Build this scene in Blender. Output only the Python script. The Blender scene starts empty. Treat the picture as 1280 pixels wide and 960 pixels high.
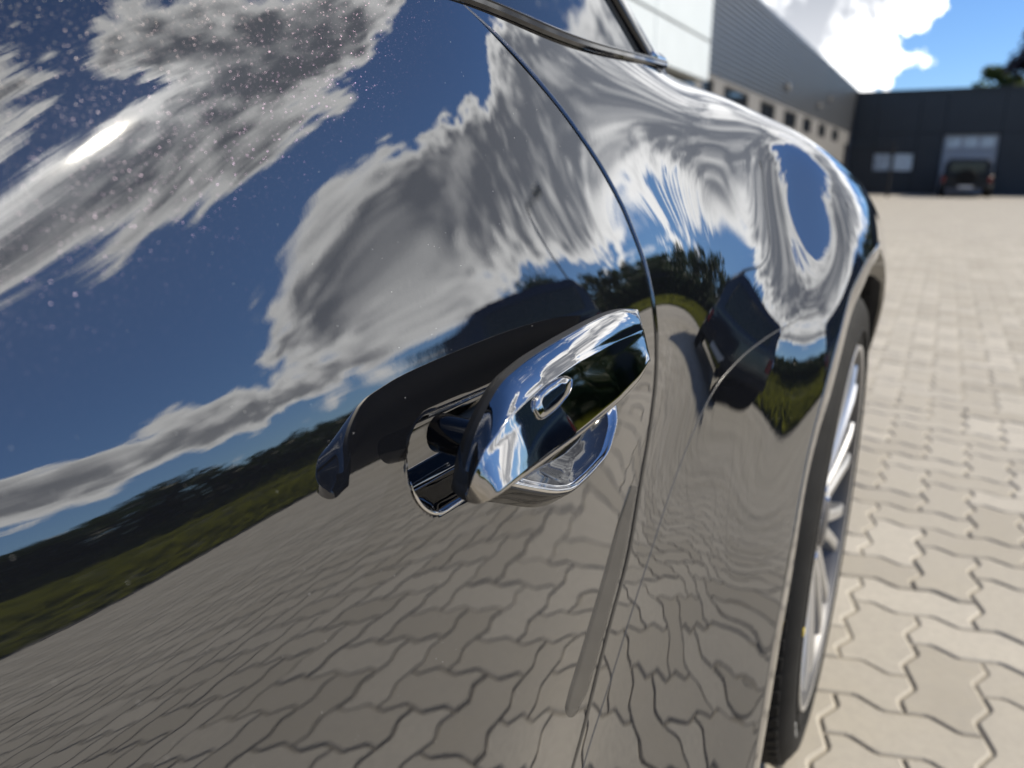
import bpy, math, random
import numpy as np
from mathutils import Vector, Matrix

random.seed(7)
RNG = np.random.default_rng(7)
scene = bpy.context.scene
col = scene.collection
R = math.radians

# ------------------------------------------------------------------ camera
cam_d = bpy.data.cameras.new('camera')
cam = bpy.data.objects.new('camera', cam_d)
col.objects.link(cam)
scene.camera = cam
U = 0.1125                       # module of the paving stones (m)
CAM = np.array([0.0, 0.0, 7.629 * U])
_th, _ps, _ro = R(15.43), R(28.64), R(0.35)
_F = np.array([-math.sin(_ps) * math.cos(_th), math.cos(_ps) * math.cos(_th), -math.sin(_th)])
_r = np.array([math.cos(_ps), math.sin(_ps), 0.0])
_u = np.cross(_r, _F)
_R = math.cos(_ro) * _r + math.sin(_ro) * _u
_U = -math.sin(_ro) * _r + math.cos(_ro) * _u
m = Matrix(((_R[0], _U[0], -_F[0], CAM[0]), (_R[1], _U[1], -_F[1], CAM[1]), (_R[2], _U[2], -_F[2], CAM[2]), (0, 0, 0, 1)))
cam.matrix_world = m
cam_d.sensor_width = 36.0
cam_d.lens = 961.0 / 1280.0 * 36.0
cam_d.clip_start = 0.01
cam_d.clip_end = 3000.0
cam_d.dof.use_dof = True
cam_d.dof.focus_distance = 0.42
cam_d.dof.aperture_fstop = cam_d.lens / 4.3
cam_d.dof.aperture_blades = 0

# ------------------------------------------------------------------ sun, sky, exposure
SUN_AZ, SUN_EL = R(30.2), R(38.6)        # azimuth from +X towards +Y
sun_dir = Vector((math.cos(SUN_EL) * math.cos(SUN_AZ), math.cos(SUN_EL) * math.sin(SUN_AZ), math.sin(SUN_EL)))
sd = bpy.data.lights.new('sun', 'SUN')
sd.energy = 4.8
sd.angle = R(0.53)
sd.color = (1.0, 0.92, 0.77)
sun = bpy.data.objects.new('sun', sd)
sun.rotation_euler = (-sun_dir).to_track_quat('-Z', 'Y').to_euler()
sun.location = (20, 20, 30)
col.objects.link(sun)

scene.view_settings.view_transform = 'Standard'
scene.view_settings.look = 'None'
scene.view_settings.gamma = 1.0
scene.view_settings.exposure = 0.45
scene.view_settings.use_curve_mapping = False
scene.cycles.max_bounces = 8
scene.cycles.glossy_bounces = 5
scene.cycles.transparent_max_bounces = 8
scene.cycles.use_denoising = True
scene.cycles.sample_clamp_indirect = 8.0
scene.cycles.caustics_reflective = False
scene.cycles.caustics_refractive = False

world = bpy.data.worlds.new('World')
scene.world = world
world.use_nodes = True


class NT:
    """small helper to write node maths"""
    def __init__(self, tree):
        self.t = tree
        self.n = tree.nodes
        self.l = tree.links

    def new(self, typ, **kw):
        nd = self.n.new(typ)
        for k, v in kw.items():
            setattr(nd, k, v)
        return nd

    def put(self, sock, v):
        if isinstance(v, bpy.types.NodeSocket):
            self.l.new(v, sock)
        else:
            sock.default_value = v

    def m(self, op, a, b=0.0, c=0.0):
        nd = self.n.new('ShaderNodeMath')
        nd.operation = op
        self.put(nd.inputs[0], a)
        self.put(nd.inputs[1], b)
        self.put(nd.inputs[2], c)
        return nd.outputs[0]

    def add(self, a, b): return self.m('ADD', a, b)
    def sub(self, a, b): return self.m('SUBTRACT', a, b)
    def mul(self, a, b): return self.m('MULTIPLY', a, b)

    def ramp(self, x, x0, x1, y0=0.0, y1=1.0, kind='SMOOTHSTEP'):
        nd = self.n.new('ShaderNodeMapRange')
        nd.interpolation_type = kind
        self.put(nd.inputs['Value'], x)
        nd.inputs['From Min'].default_value = x0
        nd.inputs['From Max'].default_value = x1
        nd.inputs['To Min'].default_value = y0
        nd.inputs['To Max'].default_value = y1
        return nd.outputs['Result']

    def mix(self, f, a, b, blend='MIX'):
        nd = self.n.new('ShaderNodeMix')
        nd.data_type = 'RGBA'
        nd.blend_type = blend
        self.put(nd.inputs[0], f)
        for s, v in ((nd.inputs[6], a), (nd.inputs[7], b)):
            if not isinstance(v, bpy.types.NodeSocket) and len(v) == 3:
                v = (*v, 1.0)
            self.put(s, v)
        return nd.outputs[2]

    def noise(self, vec, scale, detail=5.0, rough=0.55, dist=0.0, dims='3D'):
        nd = self.n.new('ShaderNodeTexNoise')
        nd.noise_dimensions = dims
        if vec is not None:
            self.l.new(vec, nd.inputs['Vector'])
        nd.inputs['Scale'].default_value = scale
        nd.inputs['Detail'].default_value = detail
        nd.inputs['Roughness'].default_value = rough
        nd.inputs['Distortion'].default_value = dist
        return nd.outputs['Fac']


def build_world():
    t = NT(world.node_tree)
    t.n.clear()
    out = t.new('ShaderNodeOutputWorld')
    sky = t.new('ShaderNodeTexSky')
    sky.sky_type = 'NISHITA'
    sky.sun_disc = False
    sky.sun_elevation = SUN_EL
    sky.sun_rotation = R(90) - SUN_AZ
    sky.altitude = 300
    sky.air_density = 1.0
    sky.dust_density = 0.15
    sky.ozone_density = 4.0
    bg = t.new('ShaderNodeBackground')
    tint = t.mix(1.0, sky.outputs[0], (0.74, 0.93, 1.20), 'MULTIPLY')
    t.l.new(tint, bg.inputs[0])
    bg.inputs[1].default_value = 0.088
    tc = t.new('ShaderNodeTexCoord')
    D = tc.outputs['Generated']
    sx = t.new('ShaderNodeSeparateXYZ')
    t.l.new(D, sx.inputs[0])
    # wobble the direction a little so that cloud edges are ragged
    el0 = t.mul(t.m('ARCSINE', sx.outputs[2]), 57.2958)
    az0 = t.mul(t.m('ARCTAN2', sx.outputs[1], sx.outputs[0]), 57.2958)
    w1 = t.noise(D, 18.0, 4.0, 0.62)
    w2 = t.noise(D, 22.0, 4.0, 0.62)
    az = t.add(az0, t.mul(t.sub(w1, 0.5), 13.0))
    el = t.add(el0, t.mul(t.sub(w2, 0.5), 9.0))
    # cloud banks: (azimuth, elevation, half widths, weight)
    BL = [(48, 16, 7, 4.6, 1.05), (60, 16, 9, 5.5, 1.0), (42.5, 14, 3.5, 3, 0.8), (74, 19, 10, 6, 0.8), (92, 21, 12, 6, 0.8), (65, 24, 6, 4, 0.7),
          (38.5, 40, 4.5, 7, 1.0), (44, 37, 4.5, 4.5, 0.85), (36.5, 29, 4, 3.5, 0.85), (30.5, 34, 4, 4, 0.95), (34, 46, 3, 4, 0.6), (26.5, 48, 2, 6, 0.8),
          (28.5, 11, 7, 1.9, 0.9), (36, 8.8, 6, 1.4, 0.8), (43.5, 9, 3.5, 1.0, 0.5),
          (101, 6, 6.5, 6, 1.1), (97, 13, 14, 2.6, 0.9), (88, 3.6, 2.2, 0.8, 0.7), (91.5, 6.0, 1.2, 1.5, 0.4),
          (32.5, 21.5, 5.5, 4.6, -1.3), (52, 29, 5, 4.5, -1.3), (43, 23.5, 3, 1.8, -0.9), (30.5, 43.5, 1.8, 2.5, -0.8), (31, 53, 3, 3, -0.5),
          (87, 8, 4.5, 4.5, -1.4), (33, 14.8, 8, 1.2, -0.6)]
    f = None
    for a, e, ra, re, w in BL:
        da = t.m('DIVIDE', t.sub(az, a), ra)
        de = t.m('DIVIDE', t.sub(el, e), re)
        q = t.add(t.mul(da, da), t.mul(de, de))
        g = t.mul(t.m('EXPONENT', t.mul(q, -1.0)), w)
        f = g if f is None else t.add(f, g)
    # general broken cumulus everywhere
    zz = t.add(t.m('MAXIMUM', sx.outputs[2], 0.0), 0.16)
    cb = t.new('ShaderNodeCombineXYZ')
    t.l.new(t.m('DIVIDE', sx.outputs[0], zz), cb.inputs[0])
    t.l.new(t.m('DIVIDE', sx.outputs[1], zz), cb.inputs[1])
    n0 = t.noise(cb.outputs[0], 1.3, 5.0, 0.58)
    cv = t.new('ShaderNodeCombineXYZ')
    t.l.new(t.mul(az0, 0.0175 * 1.7), cv.inputs[0])
    t.l.new(t.mul(el0, 0.0175), cv.inputs[1])
    n1 = t.noise(cv.outputs[0], 24.0, 7.0, 0.64)
    f = t.add(f, t.mul(t.sub(n0, 0.5), 1.6))
    f = t.add(f, t.mul(t.sub(n1, 0.5), 1.15))
    f = t.sub(f, 0.14)
    alpha = t.ramp(f, 0.0, 0.20)
    thick = t.ramp(f, 0.16, 0.80)
    # bright near the sun, grey in the thick middle
    dot = t.new('ShaderNodeVectorMath', operation='DOT_PRODUCT')
    t.l.new(D, dot.inputs[0])
    dot.inputs[1].default_value = sun_dir
    glow = t.m('POWER', t.m('MAXIMUM', dot.outputs['Value'], 0.0), 300.0)
    n2 = t.noise(cv.outputs[0], 12.0, 5.0, 0.62)
    shade = t.m('MINIMUM', t.mul(thick, t.ramp(n2, 0.28, 0.62, 0.55, 1.1)), 1.0)
    shade = t.mul(shade, t.ramp(el0, 5.0, 15.0, 0.78, 1.0))
    cc = t.mix(shade, (1.75, 1.75, 1.74), (0.30, 0.325, 0.38))
    bri = t.add(1.0, t.mul(glow, 0.8))
    bc = t.new('ShaderNodeBackground')
    t.l.new(cc, bc.inputs[0])
    t.l.new(bri, bc.inputs[1])
    mx = t.new('ShaderNodeMixShader')
    t.l.new(alpha, mx.inputs[0])
    t.l.new(bg.outputs[0], mx.inputs[1])
    t.l.new(bc.outputs[0], mx.inputs[2])
    t.l.new(mx.outputs[0], out.inputs[0])


build_world()
world.cycles.sampling_method = 'MANUAL'
world.cycles.sample_map_resolution = 512

# ------------------------------------------------------------------ materials
MATS = {}


def mat(name):
    m_ = bpy.data.materials.new(name)
    m_.use_nodes = True
    t = NT(m_.node_tree)
    p = t.n['Principled BSDF']
    MATS[name] = m_
    return m_, t, p


def simple(name, color, rough=0.5, metal=0.0, vary=0.12, scale=8.0, bump=0.0, bscale=60.0, ior=1.5, coat=0.0):
    m_, t, p = mat(name)
    tc = t.new('ShaderNodeTexCoord')
    n = t.noise(tc.outputs['Object'], scale, 6, 0.6)
    k = t.ramp(n, 0.3, 0.7, 1.0 - vary, 1.0 + vary, 'LINEAR')
    c = t.new('ShaderNodeVectorMath', operation='SCALE')
    c.inputs[0].default_value = color[:3]
    t.l.new(k, c.inputs[3])
    t.l.new(c.outputs[0], p.inputs['Base Color'])
    p.inputs['Roughness'].default_value = rough
    p.inputs['Metallic'].default_value = metal
    p.inputs['IOR'].default_value = ior
    p.inputs['Coat Weight'].default_value = coat
    if bump > 0:
        b = t.new('ShaderNodeBump')
        b.inputs['Strength'].default_value = bump
        b.inputs['Distance'].default_value = 0.01
        t.l.new(t.noise(tc.outputs['Object'], bscale, 5, 0.6), b.inputs['Height'])
        t.l.new(b.outputs[0], p.inputs['Normal'])
    return m_


def paint_material():
    m_, t, p = mat('black_paint')
    tc = t.new('ShaderNodeTexCoord')
    O = tc.outputs['Object']
    p.inputs['Base Color'].default_value = (0.004, 0.0045, 0.006, 1)
    p.inputs['Roughness'].default_value = 0.012
    p.inputs['IOR'].default_value = 1.85
    p.inputs['Coat Weight'].default_value = 1.0
    p.inputs['Coat Roughness'].default_value = 0.008
    p.inputs['Coat IOR'].default_value = 1.65
    # metal flakes under the lacquer: each cell tilts its own way
    v = t.new('ShaderNodeTexVoronoi')
    v.inputs['Scale'].default_value = 3000.0
    t.l.new(O, v.inputs['Vector'])
    vm = t.new('ShaderNodeVectorMath', operation='SUBTRACT')
    t.l.new(v.outputs['Color'], vm.inputs[0])
    vm.inputs[1].default_value = (0.5, 0.5, 0.5)
    vs = t.new('ShaderNodeVectorMath', operation='SCALE')
    t.l.new(vm.outputs[0], vs.inputs[0])
    vs.inputs[3].default_value = 0.36
    geo = t.new('ShaderNodeNewGeometry')
    va = t.new('ShaderNodeVectorMath', operation='ADD')
    t.l.new(geo.outputs['Normal'], va.inputs[0])
    t.l.new(vs.outputs[0], va.inputs[1])
    vn = t.new('ShaderNodeVectorMath', operation='NORMALIZE')
    t.l.new(va.outputs[0], vn.inputs[0])
    fl = t.new('ShaderNodeBsdfAnisotropic')
    fl.inputs['Roughness'].default_value = 0.2
    t.l.new(t.mix(0.22, (0.4, 0.43, 0.5), v.outputs['Color']), fl.inputs['Color'])
    t.l.new(vn.outputs[0], fl.inputs['Normal'])
    spc = t.new('ShaderNodeSeparateColor')
    t.l.new(v.outputs['Color'], spc.inputs[0])
    keep = t.ramp(spc.outputs[0], 0.88, 0.89, 0.0, 0.013, 'LINEAR')
    ms = t.new('ShaderNodeMixShader')
    t.l.new(keep, ms.inputs[0])
    t.l.new(p.outputs[0], ms.inputs[1])
    t.l.new(fl.outputs[0], ms.inputs[2])
    # a trace of orange peel in the lacquer
    bp = t.new('ShaderNodeBump')
    bp.inputs['Strength'].default_value = 0.004
    bp.inputs['Distance'].default_value = 0.001
    t.l.new(t.noise(O, 170.0, 2, 0.5), bp.inputs['Height'])
    t.l.new(bp.outputs[0], p.inputs['Normal'])
    t.l.new(bp.outputs[0], p.inputs['Coat Normal'])
    # fine dust specks on top
    v2 = t.new('ShaderNodeTexVoronoi')
    v2.inputs['Scale'].default_value = 240.0
    v2.inputs['Randomness'].default_value = 1.0
    t.l.new(O, v2.inputs['Vector'])
    s2 = t.new('ShaderNodeSeparateColor')
    t.l.new(v2.outputs['Color'], s2.inputs[0])
    size = t.ramp(s2.outputs[1], 0.0, 1.0, 0.015, 0.060, 'LINEAR')
    spot = t.m('LESS_THAN', v2.outputs['Distance'], size)
    few = t.m('GREATER_THAN', s2.outputs[0], 0.50)
    dust = t.new('ShaderNodeBsdfDiffuse')
    dust.inputs['Color'].default_value = (0.5, 0.5, 0.5, 1)
    m2 = t.new('ShaderNodeMixShader')
    t.l.new(t.mul(t.mul(spot, few), 0.55), m2.inputs[0])
    t.l.new(ms.outputs[0], m2.inputs[1])
    t.l.new(dust.outputs[0], m2.inputs[2])
    o = t.n['Material Output']
    t.l.new(m2.outputs[0], o.inputs[0])
    return m_


def stone_material(name, sheet=False):
    m_, t, p = mat(name)
    tc = t.new('ShaderNodeTexCoord')
    geo = t.new('ShaderNodeNewGeometry')
    P = geo.outputs['Position']
    n1 = t.noise(P, 7.0, 5, 0.65)
    n2 = t.noise(P, 60.0, 6, 0.7)
    n3 = t.noise(P, 420.0, 3, 0.7)
    if not sheet:
        oi = t.new('ShaderNodeObjectInfo')
        rnd = t.m('FRACT', t.add(oi.outputs['Random'], geo.outputs['Random Per Island']))
    else:
        br = t.new('ShaderNodeTexBrick')
        t.l.new(P, br.inputs['Vector'])
        br.inputs['Color1'].default_value = (0.2, 0.2, 0.2, 1)
        br.inputs['Color2'].default_value = (0.8, 0.8, 0.8, 1)
        br.inputs['Mortar'].default_value = (0, 0, 0, 1)
        br.inputs['Scale'].default_value = 1.0
        br.inputs['Mortar Size'].default_value = 0.006
        br.inputs['Brick Width'].default_value = 2 * U
        br.inputs['Row Height'].default_value = U
        rnd = t.m('MULTIPLY', br.outputs['Color'], 1.0)
    c = t.mix(rnd, (0.33, 0.295, 0.235), (0.47, 0.43, 0.36))
    c = t.mix(t.ramp(n1, 0.3, 0.7, 0, 0.35), c, (0.37, 0.34, 0.295))
    c = t.mix(t.ramp(n2, 0.35, 0.7, 0, 0.4), c, (0.29, 0.265, 0.225))
    c = t.mix(t.ramp(n3, 0.58, 0.70, 0, 0.4), c, (0.22, 0.205, 0.185))
    if sheet:
        c = t.mix(br.outputs['Fac'], c, (0.16, 0.145, 0.125))
    n4 = t.noise(P, 1.1, 6, 0.7)
    c = t.mix(t.ramp(n4, 0.52, 0.74, 0, 0.45), c, (0.25, 0.23, 0.20))
    t.l.new(c, p.inputs['Base Color'])
    p.inputs['Roughness'].default_value = 0.78
    b = t.new('ShaderNodeBump')
    b.inputs['Strength'].default_value = 0.35
    b.inputs['Distance'].default_value = 0.004
    t.l.new(t.add(t.mul(n2, 0.6), t.mul(n3, 0.3)), b.inputs['Height'])
    t.l.new(b.outputs[0], p.inputs['Normal'])
    return m_


M_PAINT = paint_material()
M_STONE = stone_material('concrete_stone')
M_SHEET = stone_material('concrete_stone_far', True)
M_SAND = simple('joint_sand', (0.27, 0.24, 0.19), 0.95, vary=0.3, scale=60)
M_CHROME = simple('chrome', (0.62, 0.61, 0.60), 0.05, 1.0, vary=0.02)
M_DARKCHROME = simple('dark_chrome', (0.40, 0.39, 0.38), 0.045, 1.0, vary=0.03, scale=30)
M_BLACKGLOSS = simple('black_gloss', (0.006, 0.006, 0.007), 0.06, ior=1.6)
M_GAP_DARK = simple('gap_dark', (0.018, 0.018, 0.018), 0.62, vary=0.25, scale=40)
M_TYRE = simple('tyre_rubber', (0.012, 0.012, 0.012), 0.75, vary=0.3, scale=25, bump=0.15, bscale=300, ior=1.28)
M_ALLOY = simple('alloy', (0.58, 0.58, 0.58), 0.33, 0.85, vary=0.05)
M_ALLOYDARK = simple('alloy_dark', (0.10, 0.10, 0.105), 0.45, 0.7, vary=0.1)
M_DISC = simple('brake_steel', (0.30, 0.29, 0.28), 0.4, 1.0, vary=0.15)
M_BLACK = simple('black_plastic', (0.012, 0.012, 0.012), 0.6, vary=0.2)
M_GREY = simple('film_grey', (0.030, 0.029, 0.028), 0.16, vary=0.15, scale=60)


def glass_material():
    m_, t, p = mat('tinted_glass')
    p.inputs['Base Color'].default_value = (0.010, 0.013, 0.018, 1)
    p.inputs['Roughness'].default_value = 0.02
    p.inputs['IOR'].default_value = 1.75
    tc = t.new('ShaderNodeTexCoord')
    n = t.noise(tc.outputs['Object'], 3.0, 2)
    t.l.new(t.ramp(n, 0.3, 0.7, 0.015, 0.03), p.inputs['Roughness'])
    return m_


M_GLASS = glass_material()


# ------------------------------------------------------------------ object helpers
def link(o, parent=None):
    col.objects.link(o)
    if parent is not None:
        o.parent = parent
    return o


def tag(o, label=None, cat=None, group=None, kind=None):
    if label:
        o['label'] = label
    if cat:
        o['category'] = cat
    if group:
        o['group'] = group
    if kind:
        o['kind'] = kind
    return o


def empty(name, loc=(0, 0, 0), rz=0.0):
    o = bpy.data.objects.new(name, None)
    o.empty_display_size = 0.1
    o.location = loc
    o.rotation_euler = (0, 0, rz)
    col.objects.link(o)
    return o


def mesh(name, verts, faces, material, parent=None, smooth=True, normals=None, sharp=None):
    me = bpy.data.meshes.new(name)
    me.from_pydata([tuple(map(float, v)) for v in verts], [], [tuple(map(int, f)) for f in faces])
    me.materials.append(material)
    if smooth:
        me.polygons.foreach_set('use_smooth', [True] * len(me.polygons))
    me.update()
    if normals is not None:
        me.normals_split_custom_set_from_vertices([tuple(map(float, n)) for n in normals])
    elif sharp is not None:
        me.set_sharp_from_angle(angle=R(sharp))
    o = bpy.data.objects.new(name, me)
    return link(o, parent)


class MB:
    """collects simple solids into one mesh"""
    def __init__(self):
        self.v, self.f = [], []

    def addm(self, v, f):
        b = len(self.v)
        self.v += [tuple(x) for x in v]
        self.f += [tuple(b + i for i in q) for q in f]
        return self

    def box(self, x0, x1, y0, y1, z0, z1):
        v = [(x, y, z) for x in (x0, x1) for y in (y0, y1) for z in (z0, z1)]
        f = [(0, 1, 3, 2), (4, 6, 7, 5), (0, 4, 5, 1), (2, 3, 7, 6), (0, 2, 6, 4), (1, 5, 7, 3)]
        return self.addm(v, f)

    def bevbox(self, x0, x1, y0, y1, z0, z1, b):
        """box with all edges chamfered"""
        v, f = [], []
        X, Y, Z = (x0, x1), (y0, y1), (z0, z1)
        s = (1, -1)
        idx = {}
        for i in (0, 1):
            for j in (0, 1):
                for k in (0, 1):
                    for a in range(3):
                        d = [b * s[i], b * s[j], b * s[k]]
                        d[a] = 0
                        idx[i, j, k, a] = len(v)
                        v.append((X[i] + d[0], Y[j] + d[1], Z[k] + d[2]))
        for i in (0, 1):
            q = [idx[i, 0, 0, 0], idx[i, 1, 0, 0], idx[i, 1, 1, 0], idx[i, 0, 1, 0]]
            f.append(q if i else q[::-1])
            q = [idx[0, i, 0, 1], idx[0, i, 1, 1], idx[1, i, 1, 1], idx[1, i, 0, 1]]
            f.append(q if i else q[::-1])
            q = [idx[0, 0, i, 2], idx[1, 0, i, 2], idx[1, 1, i, 2], idx[0, 1, i, 2]]
            f.append(q if i else q[::-1])
        for j in (0, 1):
            for k in (0, 1):
                f.append([idx[0, j, k, 1], idx[1, j, k, 1], idx[1, j, k, 2], idx[0, j, k, 2]])
                f.append([idx[j, 0, k, 0], idx[j, 1, k, 0], idx[j, 1, k, 2], idx[j, 0, k, 2]])
                f.append([idx[j, k, 0, 0], idx[j, k, 1, 0], idx[j, k, 1, 1], idx[j, k, 0, 1]])
        for i in (0, 1):
            for j in (0, 1):
                for k in (0, 1):
                    f.append([idx[i, j, k, a] for a in range(3)])
        return self.addm(v, f)

    def tube(self, pts, rad, n=10, cap=True):
        pts = [Vector(p) for p in pts]
        rads = rad if hasattr(rad, '__len__') else [rad] * len(pts)
        v, f = [], []
        up = Vector((0, 0, 1))
        for i, p in enumerate(pts):
            d = (pts[min(i + 1, len(pts) - 1)] - pts[max(i - 1, 0)]).normalized()
            a = d.cross(up)
            if a.length < 1e-3:
                a = d.cross(Vector((1, 0, 0)))
            a.normalize()
            b = a.cross(d)
            for k in range(n):
                q = 2 * math.pi * k / n
                v.append(p + float(rads[i]) * (math.cos(q) * a + math.sin(q) * b))
        for i in range(len(pts) - 1):
            for k in range(n):
                f.append((i * n + k, i * n + (k + 1) % n, (i + 1) * n + (k + 1) % n, (i + 1) * n + k))
        if cap:
            f.append(tuple(range(n))[::-1])
            f.append(tuple((len(pts) - 1) * n + k for k in range(n)))
        return self.addm(v, f)

    def lathe_x(self, prof, n=64, cx=0.0, cy=0.0, cz=0.0, close=False):
        """profile of (x, radius) turned about the X axis"""
        v, f = [], []
        for x, r in prof:
            for k in range(n):
                a = 2 * math.pi * k / n
                v.append((cx + x, cy + r * math.cos(a), cz + r * math.sin(a)))
        L = len(prof)
        for i in range(L if close else L - 1):
            j = (i + 1) % L
            for k in range(n):
                f.append((i * n + k, i * n + (k + 1) % n, j * n + (k + 1) % n, j * n + k))
        return self.addm(v, f)

    def build(self, name, material, parent=None, smooth=False, sharp=None, fix=True):
        o = mesh(name, self.v, self.f, material, parent, smooth, sharp=sharp)
        if fix:
            import bmesh
            bm = bmesh.new()
            bm.from_mesh(o.data)
            bmesh.ops.recalc_face_normals(bm, faces=bm.faces)
            bm.to_mesh(o.data)
            bm.free()
        return o

# ------------------------------------------------------------------ ground
COL0, ROW0 = 0.508, 13.2075
AMP = 0.10
EDGE_X = 7.65                      # the paving ends here, a grass bank follows
FAR_Y = 40.0


def pz(t):
    return np.interp(t, [0, 0.30, 0.70, 1.0], [0, AMP, -AMP, 0])


TT = np.array([0.0, 0.26, 0.34, 0.66, 0.74])      # samples along one unit edge
PZ = np.interp(TT, [0, 0.30, 0.70, 1.0], [0, AMP, -AMP, 0])


def outline(cells_w, cells_h):
    """outline of a stone of cells_w x cells_h units, in (col,row), clockwise seen from above"""
    pts = []
    for c in range(cells_w):                       # top edge, left to right
        pts += [(c + t, -z) for t, z in zip(TT, PZ)]
    for r_ in range(cells_h):                      # right edge, downwards
        pts += [(cells_w + z, r_ + t) for t, z in zip(TT, PZ)]
    for c in reversed(range(cells_w)):             # bottom edge, right to left
        e = [(c + t, cells_h - z) for t, z in zip(TT, PZ)] + [(c + 1.0, cells_h)]
        pts += e[::-1][:-1]
    for r_ in reversed(range(cells_h)):
        e = [(z, r_ + t) for t, z in zip(TT, PZ)] + [(0.0, r_ + 1.0)]
        pts += e[::-1][:-1]
    return np.array(pts)


def inset(P, d):
    a = np.roll(P, 1, 0)
    b = np.roll(P, -1, 0)
    e1 = P - a
    e2 = b - P
    e1 /= np.linalg.norm(e1, axis=1, keepdims=True)
    e2 /= np.linalg.norm(e2, axis=1, keepdims=True)
    n1 = np.stack([-e1[:, 1], e1[:, 0]], 1)
    n2 = np.stack([-e2[:, 1], e2[:, 0]], 1)
    n = n1 + n2
    n /= np.maximum((n * n1).sum(1, keepdims=True), 0.6)
    n /= 1.0
    return P + n * d / np.maximum(np.linalg.norm(n, axis=1, keepdims=True), 1e-6) * np.minimum(np.linalg.norm(n, axis=1, keepdims=True), 1.25)


def stone_mesh(w, h):
    P = outline(w, h)
    P = np.stack([(P[:, 0] - w / 2) * U, -(P[:, 1] - h / 2) * U], 1)     # metres, y up
    # shoelace sign
    A = 0.5 * np.sum(P[:, 0] * np.roll(P[:, 1], -1) - np.roll(P[:, 0], -1) * P[:, 1])
    if A < 0:
        P = P[::-1]
    rings = [(inset(P, 0.0066), 0.0), (inset(P, 0.0042), -0.0014), (inset(P, 0.0014), -0.0045), (inset(P, 0.0011), -0.026)]
    n = len(P)
    v, f = [], []
    for q, z in rings:
        v += [(x, y, z) for x, y in q]
    f.append(tuple(range(n)))
    for k in range(len(rings) - 1):
        for i in range(n):
            j = (i + 1) % n
            f.append((k * n + i, (k + 1) * n + i, (k + 1) * n + j, k * n + j))
    return v, f


SH = stone_mesh(2, 1)
SV = stone_mesh(1, 2)


def paver_list():
    out = []
    for c in range(-40, 74):
        for r_ in range(-110, 40):
            mm = (c - r_) % 4
            if mm == 1:
                w, h = 1, 2
            elif mm == 2:
                w, h = 2, 1
            else:
                continue
            x = U * (c + w / 2 - COL0)
            y = U * (ROW0 - r_ - h / 2)
            if x > EDGE_X - 0.15 or y > 13.0 or y < -2.6:
                continue
            if x < -0.75 and y < 2.6:
                continue
            if x < -3.8:
                continue
            out.append((x, y, w, h))
    return out


def build_ground():
    g = mesh('ground', [(-900, -900, -0.14), (900, -900, -0.14), (900, 900, -0.14), (-900, 900, -0.14)], [(0, 1, 2, 3)],
             simple('meadow_soil', (0.06, 0.075, 0.03), 0.95, vary=0.4, scale=0.3), None, False)
    tag(g, kind='structure')
    # paving bed (sand in the joints) with kerb, the stones lie on it
    b = MB()
    b.box(-45, EDGE_X, -60, FAR_Y + 0.5, -0.13, -0.0042)
    pav = b.build('pavement', M_SAND)
    tag(pav, 'light grey interlocking concrete block pavement beside the black car', kind='structure')
    P = paver_list()
    # the stones that show largest in the photograph are single objects
    def key(p):
        x, y, w, h = p
        d = np.array([x, y, 0]) - CAM
        f = d @ _F
        if f < 0.2:
            return 1e9
        px = 640 + 961 * (d @ _R) / f
        py = 480 - 961 * (d @ _U) / f
        if px < 930 or px > 1330 or py > 1010 or x < -0.22:
            return 1e9
        return f
    order = sorted(range(len(P)), key=lambda i: key(P[i]))
    single = [i for i in order[:300] if key(P[i]) < 1e8]
    ss = set(single)
    me = {}
    for nm, (v, f), k in (('stone_across', SH, (2, 1)), ('stone_along', SV, (1, 2))):
        mm = bpy.data.meshes.new('paving_stone')
        mm.from_pydata(v, [], f)
        mm.materials.append(M_STONE)
        mm.update()
        me[k] = mm
    rr = random.Random(3)
    for i in single:
        x, y, w, h = P[i]
        o = bpy.data.objects.new('paving_stone', me[w, h])
        o.location = (x, y, rr.gauss(0, 0.0009))
        o.rotation_euler = (rr.gauss(0, 0.0035), rr.gauss(0, 0.0035), rr.gauss(0, 0.004))
        link(o, pav)
    vs, fs = [], []
    n = 0
    base = {k: (np.array(s[0]), s[1]) for k, s in (((2, 1), SH), ((1, 2), SV))}
    for i, (x, y, w, h) in enumerate(P):
        if i in ss:
            continue
        v, f = base[w, h]
        tilt = RNG.normal(0, 0.0035, 2)
        q = v.copy()
        q[:, 2] += q[:, 0] * tilt[0] + q[:, 1] * tilt[1] + RNG.normal(0, 0.0009)
        q[:, 0] += x
        q[:, 1] += y
        vs.append(q)
        fs += [tuple(n + a for a in t_) for t_ in f]
        n += len(q)
    vs = np.concatenate(vs)
    o = mesh('paving_stones', vs, fs, M_STONE, pav, False)
    tag(o, kind='stuff')
    # paving further away: stones too small to tell apart
    b = MB()
    x0, x1, y0, y1 = -45, EDGE_X - 0.12, -60, FAR_Y + 0.4
    z0, z1 = -0.0040, -0.0008
    b.box(x0, x1, 13.0, y1, z0, z1)
    b.box(x0, x1, y0, -2.6, z0, z1)
    b.box(x0, -3.8, -2.6, 13.0, z0, z1)
    b.box(-3.8, -0.75, -2.6, 2.6, z0, z1)
    o = b.build('far_paving', M_SHEET, pav)
    tag(o, kind='stuff')
    # kerb stones along the paving edge
    km = MB().bevbox(EDGE_X - 0.10, EDGE_X + 0.02, 0.0, 0.99, -0.12, 0.012, 0.006)
    kmesh = None
    for k in range(-8, 24):
        if kmesh is None:
            o = km.build('kerb_stone', simple('kerb_concrete', (0.20, 0.19, 0.17), 0.9, vary=0.2, scale=20), pav)
            kmesh = o.data
            o.location = (0, k * 1.0, 0)
        else:
            o = bpy.data.objects.new('kerb_stone', kmesh)
            o.location = (0, k * 1.0, 0)
            link(o, pav)


build_ground()

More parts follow.
